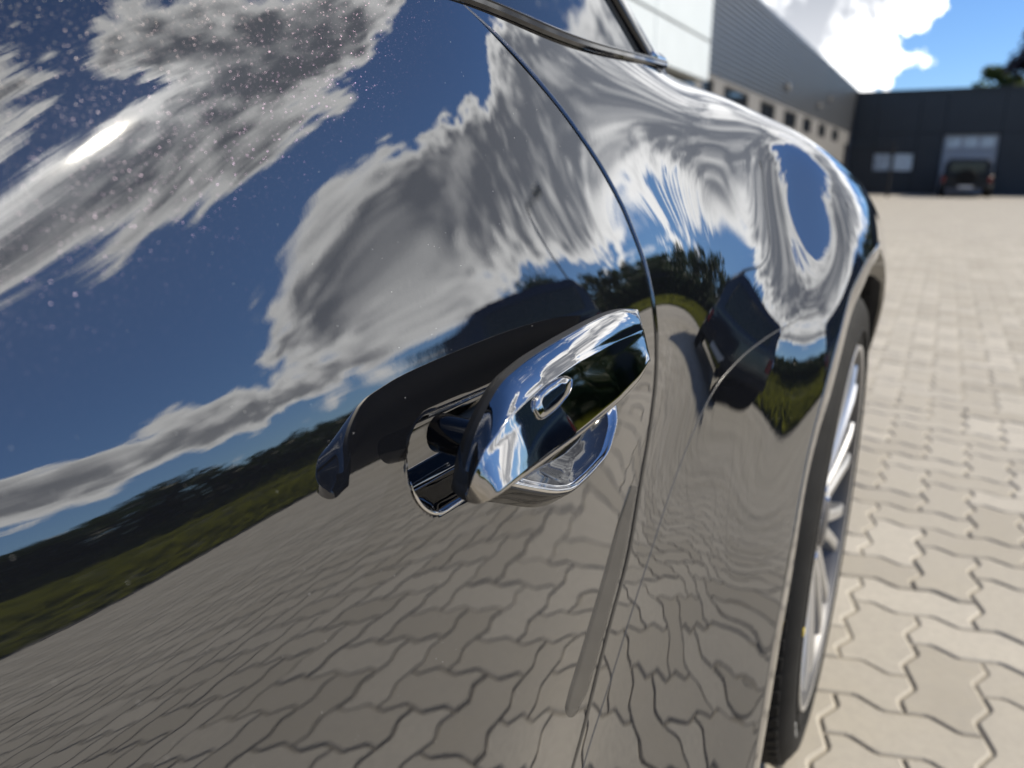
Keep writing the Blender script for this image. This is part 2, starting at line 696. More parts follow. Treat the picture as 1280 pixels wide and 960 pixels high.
# ------------------------------------------------------------------ the car's side as one smooth surface
GY0, GDY, GNY = -0.3, 0.1, 24
GV0, GDV, GNV = -0.08, 0.08, 19
GRID = np.array([-43498,-37054,-30432,-23647,-16751,-9854,-3127,3211,8924,13807,17730,20657,22629,23750,24189,24145,23812,23351,22854,-41821,-35652,-29339,-22879,-16279,-9579,-2875,3660,9768,15126,19426,22488,24343,25191,25319,25076,24831,24843,25196,-39931,-34036,-28027,-21892,-15615,-9190,-2650,3901,10256,16072,20890,24265,25987,26449,26188,25902,26066,26796,28054,-37842,-32192,-26457,-20625,-14678,-8587,-2335,4050,10435,16541,21858,25687,27588,27386,26761,26874,27818,29324,31233,-35655,-30128,-24584,-19003,-13356,-7607,-1706,4386,10598,16662,22116,25705,29020,27733,27592,28708,30366,32247,34265,-33638,-27908,-22366,-16956,-11572,-6114,-530,5218,11175,17006,21458,25041,27420,28870,30040,31533,33268,34984,36502,-32276,-25718,-19798,-14407,-9290,-4138,1248,6736,12038,17299,21165,25419,27888,30304,31367,33745,35706,36852,37159,-32204,-23993,-17078,-11347,-6427,-1788,3052,8334,13691,17019,21589,25808,28313,31971,33306,35442,36873,36944,35586,-33952,-23518,-14864,-8097,-3055,924,4493,7609,11702,17589,21743,27131,29922,33109,35744,36884,36604,34815,31457,-37612,-25254,-14455,-5668,356,3449,5273,9008,12772,17493,22142,28786,30437,33295,35946,36353,34395,30523,25068,-42788,-29592,-17276,-6227,2474,7310,8308,11687,14946,19963,21780,28825,30190,33920,35423,33879,29853,24179,17342,-48943,-35889,-23253,-11127,67,9093,13820,15825,19997,21927,26062,28795,31011,34962,34378,29850,23597,16683,9299,-55564,-42990,-30636,-18470,-6333,5831,16122,20958,23151,25922,28865,30773,33447,36002,31700,24695,17327,9665,1532,-62093,-49814,-37516,-25071,-12301,536,11975,20180,25789,30885,33185,32894,34267,38381,30192,21629,13012,3884,-5881,-67974,-55500,-42877,-30087,-17255,-4805,6685,16890,25761,32840,36295,38436,40697,36986,28443,19944,9760,-1357,-12984,-72738,-59741,-46721,-33750,-21021,-8785,2767,13528,23386,32130,38849,40598,40184,35585,26376,16084,4940,-7039,-19718,-76185,-62668,-49315,-36188,-23398,-11069,658,11562,21325,29633,36374,40627,39630,33153,23021,11493,-563,-13098,-26180,-78403,-64495,-50848,-37494,-24489,-11924,50,11219,21345,30155,37018,40282,37282,29070,18642,6874,-5712,-18801,-32292,-79618,-65409,-51482,-37863,-24600,-11780,473,11984,22441,31176,36999,38652,35033,26506,15383,2984,-10131,-23736,-37745,-80075,-65598,-51414,-37553,-24073,-11069,1301,12755,22809,30792,35930,37166,33102,24342,12867,5,-13603,-27734,-42329,-79982,-65253,-50853,-36820,-23235,-10246,1897,12808,21981,28888,33060,33867,29843,21448,10362,-2404,-16233,-30807,-46013,-79500,-64546,-49995,-35899,-22380,-9649,1985,12128,20354,26258,29446,29435,25556,18011,7692,-4626,-18367,-33171,-48881,-78740,-63609,-48995,-34967,-21684,-9390,1601,10937,18265,23241,25528,24842,21042,14229,4746,-6926,-20321,-35100,-51093,-77762,-62519,-47936,-34103,-21193,-9450,840,9368,15826,19940,21498,20395,16626,10282,1525,-9411,-22256,-36765,-52786], float).reshape(GNY, GNV) * 1e-5
_TA = R(35)
CA, SA = math.cos(_TA), math.sin(_TA)
WV = np.array([CA, 0, SA])
VV = np.array([-SA, 0, CA])


def _basis(t):
    return (np.stack([(1 - t) ** 3 / 6, (3 * t ** 3 - 6 * t ** 2 + 4) / 6, (-3 * t ** 3 + 3 * t ** 2 + 3 * t + 1) / 6, t ** 3 / 6], -1),
            np.stack([-(1 - t) ** 2 / 2, (9 * t ** 2 - 12 * t) / 6, (-9 * t ** 2 + 6 * t + 3) / 6, t ** 2 / 2], -1))


YMIN = -0.24


def surf(y, v):
    """point and outward normal of the body side at station y, girth v"""
    y = np.asarray(y, float)
    v = np.asarray(v, float)
    ye = np.maximum(y, YMIN)
    a = (ye - GY0) / GDY
    i = np.clip(np.floor(a).astype(int), 0, GNY - 4)
    b, db = _basis(np.clip(a - i, 0, 1))
    c_ = (v - GV0) / GDV
    j = np.clip(np.floor(c_).astype(int), 0, GNV - 4)
    c, dc = _basis(np.clip(c_ - j, 0, 1))
    I = i[..., None] + np.arange(4)
    J = j[..., None] + np.arange(4)
    P = GRID[I[..., :, None], J[..., None, :]]
    g = np.einsum('...ij,...i,...j', P, b, c)
    gy = np.einsum('...ij,...i,...j', P, db, c) / GDY * (y >= YMIN)
    gv = np.einsum('...ij,...i,...j', P, b, dc) / GDV
    p = v[..., None] * VV + g[..., None] * WV
    p[..., 1] += y
    n = WV - gv[..., None] * VV - gy[..., None] * np.array([0, 1.0, 0])
    n /= np.linalg.norm(n, axis=-1, keepdims=True)
    return p, n


# door shut line: girth v -> station y
SEAM_V = [0.0500, 0.2500, 0.4000, 0.4787, 0.4914, 0.5122, 0.5464, 0.5689, 0.6087, 0.6414, 0.6749, 0.7020, 0.7243, 0.7624, 0.8019, 0.8329, 0.8654, 0.8928, 0.9105, 0.9169, 0.9700, 1.0500]
SEAM_Y = [0.0600, 0.1900, 0.3100, 0.4108, 0.4307, 0.4478, 0.4817, 0.5075, 0.5366, 0.5611, 0.5706, 0.5689, 0.5666, 0.5660, 0.5543, 0.5282, 0.4874, 0.4424, 0.4114, 0.3916, 0.3000, 0.1000]


def _smooth(x, xs, ys, w=0.012):
    x = np.asarray(x, float)
    o = np.linspace(-2, 2, 9)
    k = np.exp(-o * o)
    k /= k.sum()
    return sum(np.interp(x + w * a, xs, ys) * b for a, b in zip(o, k))


def seam(v):
    return _smooth(v, SEAM_V, SEAM_Y)


def vtop(y):
    """girth at which the side meets the window (front) or rolls over the haunch (rear)"""
    return _smooth(y, [-1.2, -0.2, 0.1, 0.25, 0.375, 0.405, 0.439, 0.473, 0.515, 0.583, 0.678, 0.75, 0.82, 0.88, 0.95, 1.8],
                   [0.938, 0.938, 0.936, 0.931, 0.925, 0.9215, 0.9175, 0.9139, 0.9123, 0.9133, 0.9193, 0.927, 0.945, 0.97, 1.0, 1.0], 0.015)


VBOT = 0.16
GAP = 0.0050
WY, WZ, WX = 1.15, 0.355, -0.082        # rear wheel centre (outer face at WX)
ARCH = 0.385
YA = WY - ARCH

CAR = empty('car', (-1.0, 0.4, 0.0))
tag(CAR, 'black glossy car seen close along its side, reflecting sky and paving', 'car')


def part(name, verts, faces, material, parent=None, smooth=True, normals=None, sharp=None):
    """a child of the car given in world coordinates"""
    o = mesh(name, verts, faces, material, None, smooth, normals, sharp)
    return adopt(o, parent)


def adopt(o, parent=None):
    par = CAR if parent is None else parent
    o.parent = par
    bpy.context.view_layer.update()
    o.matrix_parent_inverse = par.matrix_world.inverted()
    return o


def grid_faces(nr, nc, flip=False):
    f = []
    for i in range(nr - 1):
        for j in range(nc - 1):
            q = (i * nc + j, i * nc + j + 1, (i + 1) * nc + j + 1, (i + 1) * nc + j)
            f.append(q[::-1] if flip else q)
    return f


# recess behind the door handle: an oblong dent, in (y, v)
DC = np.array([0.378, 0.703])


def dent(y, v, p, n):
    """press the oblong handle recess into the door; returns moved points"""
    a = np.array([0.115, -0.004])
    d = np.stack([y - DC[0], v - DC[1]], -1)
    L = np.linalg.norm(a)
    ax = a / L
    s = np.clip(d @ ax, -0.085, 0.085)
    q = d - s[..., None] * ax
    r_ = np.linalg.norm(q, axis=-1)
    k = np.clip((0.0235 - r_) / 0.0085, 0, 1)
    k = k * k * (3 - 2 * k)
    depth = 0.021 * k
    return p - n * depth[..., None]


def door_mesh():
    vs = np.concatenate([np.arange(VBOT, 0.63, 0.006), np.arange(0.63, 0.76, 0.0016), np.arange(0.76, 0.885, 0.005)])
    nb = len(vs)
    tops = np.linspace(0, 1, 12)
    ys1 = np.concatenate([np.arange(-0.95, -0.2, 0.03), np.arange(-0.2, 0.22, 0.006)])
    na = len(ys1)
    cols = []
    A = np.linspace(0, 1, 170)
    rows_y, rows_v = [], []
    allv = np.concatenate([vs, [np.nan] * 12])
    for i in range(nb + 12):
        if i < nb:
            v_ = np.full(na + len(A), vs[i])
            ye = seam(vs[i]) - GAP
            y_ = np.concatenate([ys1, 0.22 + (ye - 0.22) * A])
        else:
            k = tops[i - nb]
            # last strip runs up to the window line
            v0 = vs[-1] + 0.004
            ye = 0.0
            y_ = None
            vv = v0
            ye = seam(v0 + (0.9185 - v0) * k) - GAP
            y_ = np.concatenate([ys1, 0.22 + (ye - 0.22) * A])
            v_ = v0 + (vtop(y_) - v0) * k
        rows_y.append(y_)
        rows_v.append(v_)
    Yg = np.array(rows_y)
    Vg = np.array(rows_v)
    P, N = surf(Yg, Vg)
    Pd = dent(Yg, Vg, P, N)
    # normals of the dented part from differences, elsewhere exact
    moved = np.linalg.norm(Pd - P, axis=-1) > 1e-7
    m2 = moved.copy()
    m2[1:] |= moved[:-1]
    m2[:-1] |= moved[1:]
    m2[:, 1:] |= moved[:, :-1]
    m2[:, :-1] |= moved[:, 1:]
    dy_ = np.gradient(Pd, axis=1)
    dv_ = np.gradient(Pd, axis=0)
    nn = np.cross(dy_, dv_)
    nn /= np.maximum(np.linalg.norm(nn, axis=-1, keepdims=True), 1e-12)
    nn *= np.sign((nn * N).sum(-1, keepdims=True))
    N = np.where(m2[..., None], nn, N)
    # rolled edge at the shut line
    E, EN = [Pd], [N]
    ty = np.array([0, 1.0, 0])
    for ang in (30, 60, 90):
        a = R(ang)
        rad = 0.0030
        last = Pd[:, -1:]
        ln = N[:, -1:]
        E.append(last + ty * rad * math.sin(a) - ln * rad * (1 - math.cos(a)))
        EN.append(ln * math.cos(a) + ty * math.sin(a))
    E.append(E[-1] - N[:, -1:] * 0.02)
    EN.append(np.broadcast_to(ty, E[-1].shape))
    P2 = np.concatenate(E, 1)
    N2 = np.concatenate(EN, 1)
    nr, nc = P2.shape[:2]
    return part('door', P2.reshape(-1, 3), grid_faces(nr, nc), M_PAINT, None, True, N2.reshape(-1, 3))


def girth_at(y, z, lo=0.0, hi=0.98):
    """girth v where the side at station y has height z"""
    y = np.asarray(y, float)
    a = np.full(y.shape, lo)
    b = np.full(y.shape, hi)
    for _ in range(40):
        mid = (a + b) / 2
        p, _n = surf(y, mid)
        up = p[..., 2] < z
        a = np.where(up, mid, a)
        b = np.where(up, b, mid)
    return (a + b) / 2


# lower edge of the quarter panel: sweeps over the wheel
LIP = np.array([(0.5817, 0.1000), (0.6067, 0.2000), (0.6317, 0.2862), (0.6484, 0.3094), (0.6713, 0.3471), (0.7092, 0.4132), (0.7503, 0.4817), (0.8025, 0.5496), (0.8569, 0.6232), (0.8893, 0.6611), (0.9309, 0.6991), (0.9718, 0.7303), (1.0400, 0.7630), (1.1300, 0.7760), (1.2400, 0.7650), (1.3100, 0.7420), (1.3700, 0.7050), (1.4200, 0.6600), (1.4600, 0.6100), (1.5000, 0.5400), (1.5300, 0.4500), (1.5450, 0.3550), (1.5500, 0.2200)])


def lip_path(n=190):
    s = np.r_[0, np.cumsum(np.linalg.norm(np.diff(LIP, axis=0), axis=1))]
    s /= s[-1]
    t = np.linspace(0, 1, n)
    y = _smooth(t, s, LIP[:, 0], 0.012)
    z = _smooth(t, s, LIP[:, 1], 0.012)
    return y, z


def quarter_mesh():
    verts, faces, norms = [], [], []

    def push(P, N):
        base = sum(len(x) for x in verts)
        nr, nc = P.shape[:2]
        verts.append(P.reshape(-1, 3))
        norms.append(N.reshape(-1, 3))
        for q in grid_faces(nr, nc):
            faces.append(tuple(base + i for i in q))
    ly, lz = lip_path()
    y_a = ly[0]
    # front piece: from the shut line to the arch
    B = np.linspace(0, 1, 200)
    A = np.linspace(0, 1, 80)
    Yg = np.zeros((len(B), len(A)))
    Vg = np.zeros_like(Yg)
    for i, b in enumerate(B):
        v_nom = VBOT + (0.9185 - VBOT) * b
        for _ in range(3):
            s = seam(v_nom) + GAP
            v_nom = VBOT + (vtop(s) - VBOT) * b
        y_ = s + (y_a - s) * A
        Yg[i] = y_
        Vg[i] = VBOT + (vtop(y_) - VBOT) * b
    P, N = surf(Yg, Vg)
    ty = np.array([0, -1.0, 0])
    E, EN = [], []
    last, ln = P[:, :1], N[:, :1]
    for ang in (90, 60, 30):
        a = R(ang)
        rad = 0.0030
        E.append(last + ty * rad * math.sin(a) - ln * rad * (1 - math.cos(a)))
        EN.append(ln * math.cos(a) + ty * math.sin(a))
    E.insert(0, E[0] - ln * 0.02)
    EN.insert(0, np.broadcast_to(ty, E[0].shape))
    push(np.concatenate(E + [P], 1), np.concatenate(EN + [N], 1))
    # black strip added inside the shut line, its colour stands in for the gap's shade
    e0 = last + ty * (0.0030 + 0.0005)
    S_ = np.concatenate([e0 - ln * 0.0013, e0 - ln * 0.004, e0 - ln * 0.012, e0 - ln * 0.022], 1)
    strip_rows = S_.reshape(-1, 3), grid_faces(S_.shape[0], 4)
    # piece above the wheel arch
    va = girth_at(ly, lz, 0.05, 0.95)
    B2 = np.linspace(0, 1, 130)
    Yg = np.repeat(ly[None], len(B2), 0)
    Vg = va[None] + (vtop(ly)[None] - va[None]) * B2[:, None]
    P, N = surf(Yg, Vg)
    push(P, N)
    # behind the wheel
    yb = np.linspace(ly[-1], 1.79, 24)
    Vr = np.linspace(VBOT, 1.0, 110)
    Yg, Vg = np.meshgrid(yb, Vr)
    P, N = surf(Yg, Vg)
    push(P, N)
    o = part('quarter_panel', np.concatenate(verts), faces, M_PAINT, None, True, np.concatenate(norms))
    part('shut_line_shade_strip', strip_rows[0], strip_rows[1], M_GAP_DARK, o, True)
    # wheel arch lip: rolled flange that follows the arch
    Pp, Np = surf(ly, va)
    tan = np.gradient(Pp, axis=0)
    tan[:, 0] = 0
    tan /= np.linalg.norm(tan, axis=1, keepdims=True)
    inward = np.stack([np.zeros_like(ly), tan[:, 2], -tan[:, 1]], -1)
    ex = np.array([1.0, 0, 0])
    wd = (0.010 + 0.050 * np.clip(inward[:, 1], 0, 1))[:, None]
    rows = [Pp, Pp + inward * 0.0012 + ex * 0.0010, Pp + inward * 0.0025 + ex * 0.0014, Pp + inward * wd + ex * 0.0016, Pp + inward * (wd + 0.001) + ex * 0.0008, Pp + inward * (wd + 0.0013) - ex * 0.004, Pp + inward * (wd + 0.0013) - ex * 0.03]
    L = np.stack(rows, 0)
    part('arch_lip', L.reshape(-1, 3), grid_faces(len(rows), len(ly)), M_PAINT, o, True, None, 30)
    # wheel house behind it
    h0 = Pp + inward * 0.004 - ex * 0.028
    h1 = h0.copy()
    h1[:, 0] = -0.50
    V_ = np.concatenate([h0, h1])
    n = len(ly)
    f = [(k, k + 1, n + k + 1, n + k) for k in range(n - 1)] + [tuple(range(n, 2 * n))]
    part('wheel_house', V_, f, M_BLACK, None, True, None, 40)
    return o


door = door_mesh()
quarter = quarter_mesh()


def ribbon(name, yv, half, lift, material, parent, taper=True):
    """thin strip lying on the body side along a (y, v) path"""
    yv = np.array(yv, float)
    t0 = np.linspace(0, 1, len(yv))
    t = np.linspace(0, 1, 8 * len(yv))
    y = _smooth(t, t0, yv[:, 0], 0.03)
    v = _smooth(t, t0, yv[:, 1], 0.03)
    p, n = surf(y, v)
    d = np.gradient(p, axis=0)
    d /= np.linalg.norm(d, axis=1, keepdims=True)
    s = np.cross(n, d)
    h = half * np.ones_like(t)
    if hasattr(half, '__len__'):
        h = np.interp(t, np.linspace(0, 1, len(half)), half)
    rows = [p - s * h[:, None] - n * 0.0006, p - s * (h * 0.6)[:, None] + n * lift, p + s * (h * 0.6)[:, None] + n * lift, p + s * h[:, None] - n * 0.0006]
    L = np.stack(rows, 1)
    return part(name, L.reshape(-1, 3), grid_faces(len(t), 4), material, parent, True)


# clear protective film: its edge shows as a fine line across the quarter panel
film = ribbon('film_edge', [(0.41, 0.452), (0.4249, 0.4675), (0.4746, 0.4998), (0.5242, 0.5420), (0.5724, 0.5790), (0.6175, 0.6067), (0.6590, 0.6313), (0.6902, 0.6443), (0.7383, 0.6514), (0.7971, 0.6527), (0.8553, 0.6493), (0.91, 0.640)],
              0.0008, 0.00035, simple('film_edge_grey', (0.05, 0.05, 0.05), 0.25, vary=0.1), quarter)


def edge_strip():
    """matt protective strip stuck on the door just ahead of the shut line, round lower end"""
    t = np.linspace(0, 1, 40)
    # lower end .. upper end, in (y, v)
    lo = np.array([(0.4000, 0.5255), (0.4054, 0.5318), (0.4228, 0.5445), (0.4464, 0.5630), (0.4642, 0.5771), (0.4924, 0.6011), (0.5231, 0.6219)])
    hi = np.array([(0.4200, 0.5104), (0.4371, 0.5110), (0.4522, 0.5237), (0.4778, 0.5483), (0.5071, 0.5755), (0.5241, 0.5987), (0.5346, 0.6152)])
    tt = np.linspace(0, 1, len(lo))
    a = np.stack([_smooth(t, tt, lo[:, k], 0.04) for k in (0, 1)], 1)
    b = np.stack([_smooth(t, tt, hi[:, k], 0.04) for k in (0, 1)], 1)
    C_ = np.linspace(0, 1, 9)
    G_ = a[:, None] * (1 - C_)[None, :, None] + b[:, None] * C_[None, :, None]
    # round end: pull the first rows forward in the middle
    d = a[1] - a[0]
    d = d / np.linalg.norm(d)
    bulge = np.sqrt(np.clip(1 - (2 * C_ - 1) ** 2, 0, 1)) * 0.008
    w = np.exp(-np.arange(40) / 2.0)
    G_ -= (w[:, None] * bulge[None])[..., None] * d
    p, n = surf(G_[..., 0], G_[..., 1])
    lift = np.full(p.shape[:2], 0.0009)
    lift[:, 0] = lift[:, -1] = -0.0004
    lift[0] = -0.0004
    lift[-1] = -0.0004
    p = p + n * lift[..., None]
    return part('edge_guard_strip', p.reshape(-1, 3), grid_faces(40, 9), M_GREY, door, True)


edge_strip()


# ------------------------------------------------------------------ door handle
HANDLE = bpy.data.objects.new('door_handle', None)
HANDLE.empty_display_size = 0.05
HANDLE.location = (0, 0, 0)
col.objects.link(HANDLE)
HANDLE.location = (-0.19, 0.36, 0.74)
adopt(HANDLE)
# three rails of the grip: upper edge, crease, lower edge
RAIL_T = np.array([(-0.1620, 0.2567, 0.7258), (-0.1651, 0.2618, 0.7296), (-0.1654, 0.2641, 0.7351), (-0.1650, 0.2665, 0.7404), (-0.1644, 0.2688, 0.7459), (-0.1640, 0.2726, 0.7507), (-0.1636, 0.2769, 0.7552), (-0.1634, 0.2820, 0.7595), (-0.1632, 0.2877, 0.7637), (-0.1630, 0.2950, 0.7670), (-0.1630, 0.3050, 0.7690), (-0.1630, 0.3155, 0.7710), (-0.1632, 0.3277, 0.7723), (-0.1634, 0.3411, 0.7733), (-0.1636, 0.3556, 0.7743), (-0.1640, 0.3715, 0.7750), (-0.1644, 0.3886, 0.7758), (-0.1650, 0.4076, 0.7762), (-0.1656, 0.4285, 0.7762), (-0.1662, 0.4526, 0.7750), (-0.1670, 0.4800, 0.7707)])
RAIL_C = np.array([(-0.1620, 0.2567, 0.7247), (-0.1586, 0.2543, 0.7319), (-0.1572, 0.2556, 0.7370), (-0.1565, 0.2583, 0.7415), (-0.1559, 0.2616, 0.7457), (-0.1555, 0.2673, 0.7486), (-0.1551, 0.2733, 0.7514), (-0.1549, 0.2796, 0.7543), (-0.1547, 0.2869, 0.7566), (-0.1545, 0.2957, 0.7583), (-0.1545, 0.3051, 0.7599), (-0.1545, 0.3150, 0.7616), (-0.1547, 0.3265, 0.7625), (-0.1549, 0.3391, 0.7633), (-0.1551, 0.3525, 0.7641), (-0.1555, 0.3678, 0.7640), (-0.1559, 0.3843, 0.7640), (-0.1565, 0.4021, 0.7639), (-0.1571, 0.4223, 0.7630), (-0.1577, 0.4443, 0.7619), (-0.1585, 0.4683, 0.7608)])
RAIL_B = np.array([(-0.1620, 0.2580, 0.7220), (-0.1568, 0.2582, 0.7214), (-0.1516, 0.2587, 0.7241), (-0.1474, 0.2601, 0.7273), (-0.1465, 0.2672, 0.7279), (-0.1457, 0.2744, 0.7287), (-0.1450, 0.2822, 0.7294), (-0.1444, 0.2904, 0.7301), (-0.1439, 0.2994, 0.7306), (-0.1435, 0.3090, 0.7311), (-0.1432, 0.3192, 0.7314), (-0.1429, 0.3300, 0.7319), (-0.1429, 0.3413, 0.7325), (-0.1430, 0.3535, 0.7331), (-0.1431, 0.3662, 0.7339), (-0.1433, 0.3796, 0.7347), (-0.1436, 0.3940, 0.7356), (-0.1447, 0.4099, 0.7366), (-0.1459, 0.4269, 0.7378), (-0.1471, 0.4410, 0.7409), (-0.1484, 0.4539, 0.7449)])


def handle_grip():
    n = 110

    def rail(P):
        t0 = np.linspace(0, 1, len(P))
        t = np.linspace(0, 1, n)
        return np.stack([_smooth(t, t0, P[:, k], 0.016) for k in range(3)], 1)
    T, C_, B = rail(RAIL_T), rail(RAIL_C), rail(RAIL_B)
    back = np.array([-0.0095, 0.0, 0.0])
    verts = []
    s = np.linspace(0, 1, n)
    e = np.clip(np.minimum(s / 0.10, (1 - s) / 0.015), 0, 1)
    e = np.sqrt(1 - (1 - e) ** 2)
    for i in range(n):
        k = max(e[i], 0.08)
        t_, c_, b_ = T[i], C_[i], B[i]
        ax = T[min(i + 1, n - 1)] - T[max(i - 1, 0)]
        up = c_ - t_
        dn = b_ - c_
        nu = np.cross(dn, ax)
        nu /= max(np.linalg.norm(nu), 1e-9)
        if nu[0] < 0:
            nu = -nu
        bk = back * k
        ring = []
        ring.append(t_ + bk * 0.75 - up * 0.02)
        ring.append(t_ + bk * 0.40 - up * 0.06)
        ring.append(t_ + bk * 0.15 - up * 0.04)
        for q in (0.04, 0.14, 0.30, 0.50, 0.70, 0.84):      # upper face, slightly domed
            ring.append(t_ + up * q + nu * (0.0012 * 4 * q * (1 - q)) * k)
        ring.append(c_ - up * 0.045 + nu * 0.0003 * k)
        ring.append(c_ + nu * 0.00025 * k)
        ring.append(c_ + dn * 0.035 + nu * 0.0003 * k)
        for q in (0.12, 0.24, 0.38, 0.52, 0.66, 0.78, 0.88):  # lower face, slightly domed
            ring.append(c_ + dn * q + nu * (0.0003 * 4 * q * (1 - q)) * k)
        ring.append(c_ + dn * 0.95 + nu * 0.0001 * k)
        ring.append(b_ + bk * 0.05)
        ring.append(b_ + bk * 0.25 + dn * 0.03)
        ring.append(b_ + bk * 0.60 + dn * 0.00)
        ring.append(b_ + bk * 0.95 - dn * 0.12)
        ring.append(0.5 * (t_ + b_) + bk * 1.0 - np.array([0.003, 0, 0]) * k)
        verts += ring
    m_ = len(ring)
    f = []
    for i in range(n - 1):
        for k in range(m_):
            f.append((i * m_ + k, i * m_ + (k + 1) % m_, (i + 1) * m_ + (k + 1) % m_, (i + 1) * m_ + k))
    f.append(tuple(range(m_))[::-1])
    f.append(tuple((n - 1) * m_ + k for k in range(m_)))
    b = MB().addm(verts, f)
    o = b.build('grip', M_DARKCHROME, None, True)
    # the rear side of the grip is black
    o.data.materials.append(M_BLACK)
    for i in range(n - 1):
        for k in range(m_):
            if k < 2 or k >= m_ - 4 or (i < 9 and k < 4):
                o.data.polygons[i * m_ + k].material_index = 1
    return adopt(o, HANDLE)


grip = handle_grip()


def chaikin(P, it=2, a=0.25):
    for _ in range(it):
        Q = []
        for i in range(len(P)):
            p, q = P[i], P[(i + 1) % len(P)]
            Q += [p * (1 - a) + q * a, p * a + q * (1 - a)]
        P = np.array(Q)
    return P


def plate(P, nrm, rows):
    """stack of scaled outlines: rows of (scale, lift along the normal); closed in the middle"""
    c = P.mean(0)
    n = len(P)
    v, f = [], []
    for sc, l in rows:
        v += [tuple(c + (q - c) * sc + nrm * l) for q in P]
    v.append(tuple(c + nrm * rows[-1][1]))
    for k in range(len(rows) - 1):
        for i in range(n):
            j = (i + 1) % n
            f.append((k * n + i, k * n + j, (k + 1) * n + j, (k + 1) * n + i))
    k = len(rows) - 1
    for i in range(n):
        f.append((k * n + i, k * n + (i + 1) % n, len(v) - 1))
    return MB().addm(v, f)


def lock_cap():
    """small diamond-shaped lock cover let into the grip, with a dark gap round it"""
    P = chaikin(np.array([(-0.1528, 0.2990, 0.7543), (-0.1539, 0.3027, 0.7582), (-0.1539, 0.3158, 0.7611), (-0.1529, 0.3314, 0.7620), (-0.1512, 0.3383, 0.7590), (-0.1497, 0.3334, 0.7538), (-0.1495, 0.3176, 0.7494), (-0.1502, 0.3013, 0.7475)]), 2, 0.2)
    nr = np.array([0.92, -0.085, 0.38])
    nr /= np.linalg.norm(nr)
    P = P + nr * 0.0014
    adopt(plate(P, nr, [(1.04, -0.004), (1.03, -0.0006), (1.015, -0.0004), (1.0, -0.0012), (0.9, -0.0013)]).build('lock_surround', M_DARKCHROME, None, True), HANDLE)
    adopt(plate(P, nr, [(0.995, -0.0030), (0.99, -0.0010), (0.94, -0.0010), (0.9, -0.0010)]).build('lock_gap', M_BLACKGLOSS, None, True), HANDLE)
    adopt(plate(P, nr, [(0.95, -0.002), (0.945, -0.0006), (0.91, -0.0003), (0.6, -0.0001), (0.3, 0.0)]).build('lock_cover', M_DARKCHROME, None, True), HANDLE)


lock_cap()


def pull_plate():
    """bright dished plate seen below the grip, with a raised rim"""
    Q = chaikin(np.array([(0.3255, 0.7015), (0.3362, 0.7026), (0.3700, 0.7041), (0.4404, 0.7084), (0.4695, 0.7128), (0.4774, 0.7085), (0.4752, 0.7022), (0.4655, 0.6958), (0.4319, 0.6855), (0.3987, 0.6834), (0.3731, 0.6830), (0.3565, 0.6872), (0.3363, 0.6962)]), 2, 0.18)
    c = Q.mean(0)
    # the plate leans back so that it faces the sky
    P = np.stack([-0.176 - (Q[:, 1] - c[1]) * 0.75, Q[:, 0], Q[:, 1] ], 1)
    nr = np.array([0.80, 0.0, 0.60])
    adopt(plate(P, nr, [(1.07, -0.016), (1.07, -0.001), (1.055, 0.0006), (1.03, 0.0006), (1.02, -0.001)]).build('plate_gasket', M_BLACKGLOSS, None, True), HANDLE)
    adopt(plate(P, nr, [(1.03, -0.002), (1.025, 0.0012), (1.0, 0.0022), (0.96, 0.0020), (0.93, 0.0010), (0.86, -0.0008), (0.80, -0.0013), (0.7, -0.0015), (0.4, -0.0016)]).build('pull_plate', M_CHROME, None, True), HANDLE)


pull_plate()


def handle_mounts():
    # pivot barrel at the front end and pillar at the rear end carry the grip
    b = MB()
    b.tube([(-0.205, 0.3010, 0.7330), (-0.186, 0.2985, 0.7335), (-0.166, 0.2960, 0.7340)], [0.0100, 0.0095, 0.0085], 28)
    o = b.build('pivot_post', M_BLACKGLOSS, None, True, 50)
    adopt(o, HANDLE)
    b = MB()
    b.tube([(-0.205, 0.440, 0.742), (-0.180, 0.440, 0.745), (-0.166, 0.440, 0.747)], [0.014, 0.012, 0.011], 28)
    o = b.build('rear_post', M_BLACKGLOSS, None, True, 50)
    adopt(o, HANDLE)
    # bright bead round the lower front edge of the recess
    ph = np.linspace(R(185), R(268), 18)
    P = [(0.293 + 0.0232 * math.cos(a), 0.7062 + 0.0232 * math.sin(a)) for a in ph] + [(yy, 0.6832) for yy in np.linspace(0.298, 0.350, 16)]
    P = np.array(P)
    p, n = surf(P[:, 0], P[:, 1])
    p = p + n * 0.0003
    r_ = 0.0009 * np.clip(np.linspace(0, 8, len(p)), 0.25, 1)
    o = MB().tube([tuple(q) for q in p], [float(x) for x in r_], 8).build('recess_bead', M_CHROME, None, True)
    adopt(o, HANDLE)


handle_mounts()


# ------------------------------------------------------------------ window, trims and roof
def resample(P, n):
    P = np.array(P, float)
    s = np.r_[0, np.cumsum(np.linalg.norm(np.diff(P, axis=0), axis=1))]
    s /= s[-1]
    t = np.linspace(0, 1, n)
    return np.stack([np.interp(t, s, P[:, k]) for k in range(3)], 1)


def smooth_path(P, n, it=12):
    Q = resample(P, n)
    for _ in range(it):
        Q[1:-1] = 0.25 * Q[:-2] + 0.5 * Q[1:-1] + 0.25 * Q[2:]
    return Q


_by = np.linspace(-0.95, 0.70, 110)
_bp, _bn = surf(_by, vtop(_by))
belt = np.concatenate([_bp + _bn * 0.001, [(-0.2500, 0.755, 0.9560)]])
belt = smooth_path(belt, 140, 20)
BEND = belt[-1, 1]


TUMBLE, RAKE = 0.46, 0.93


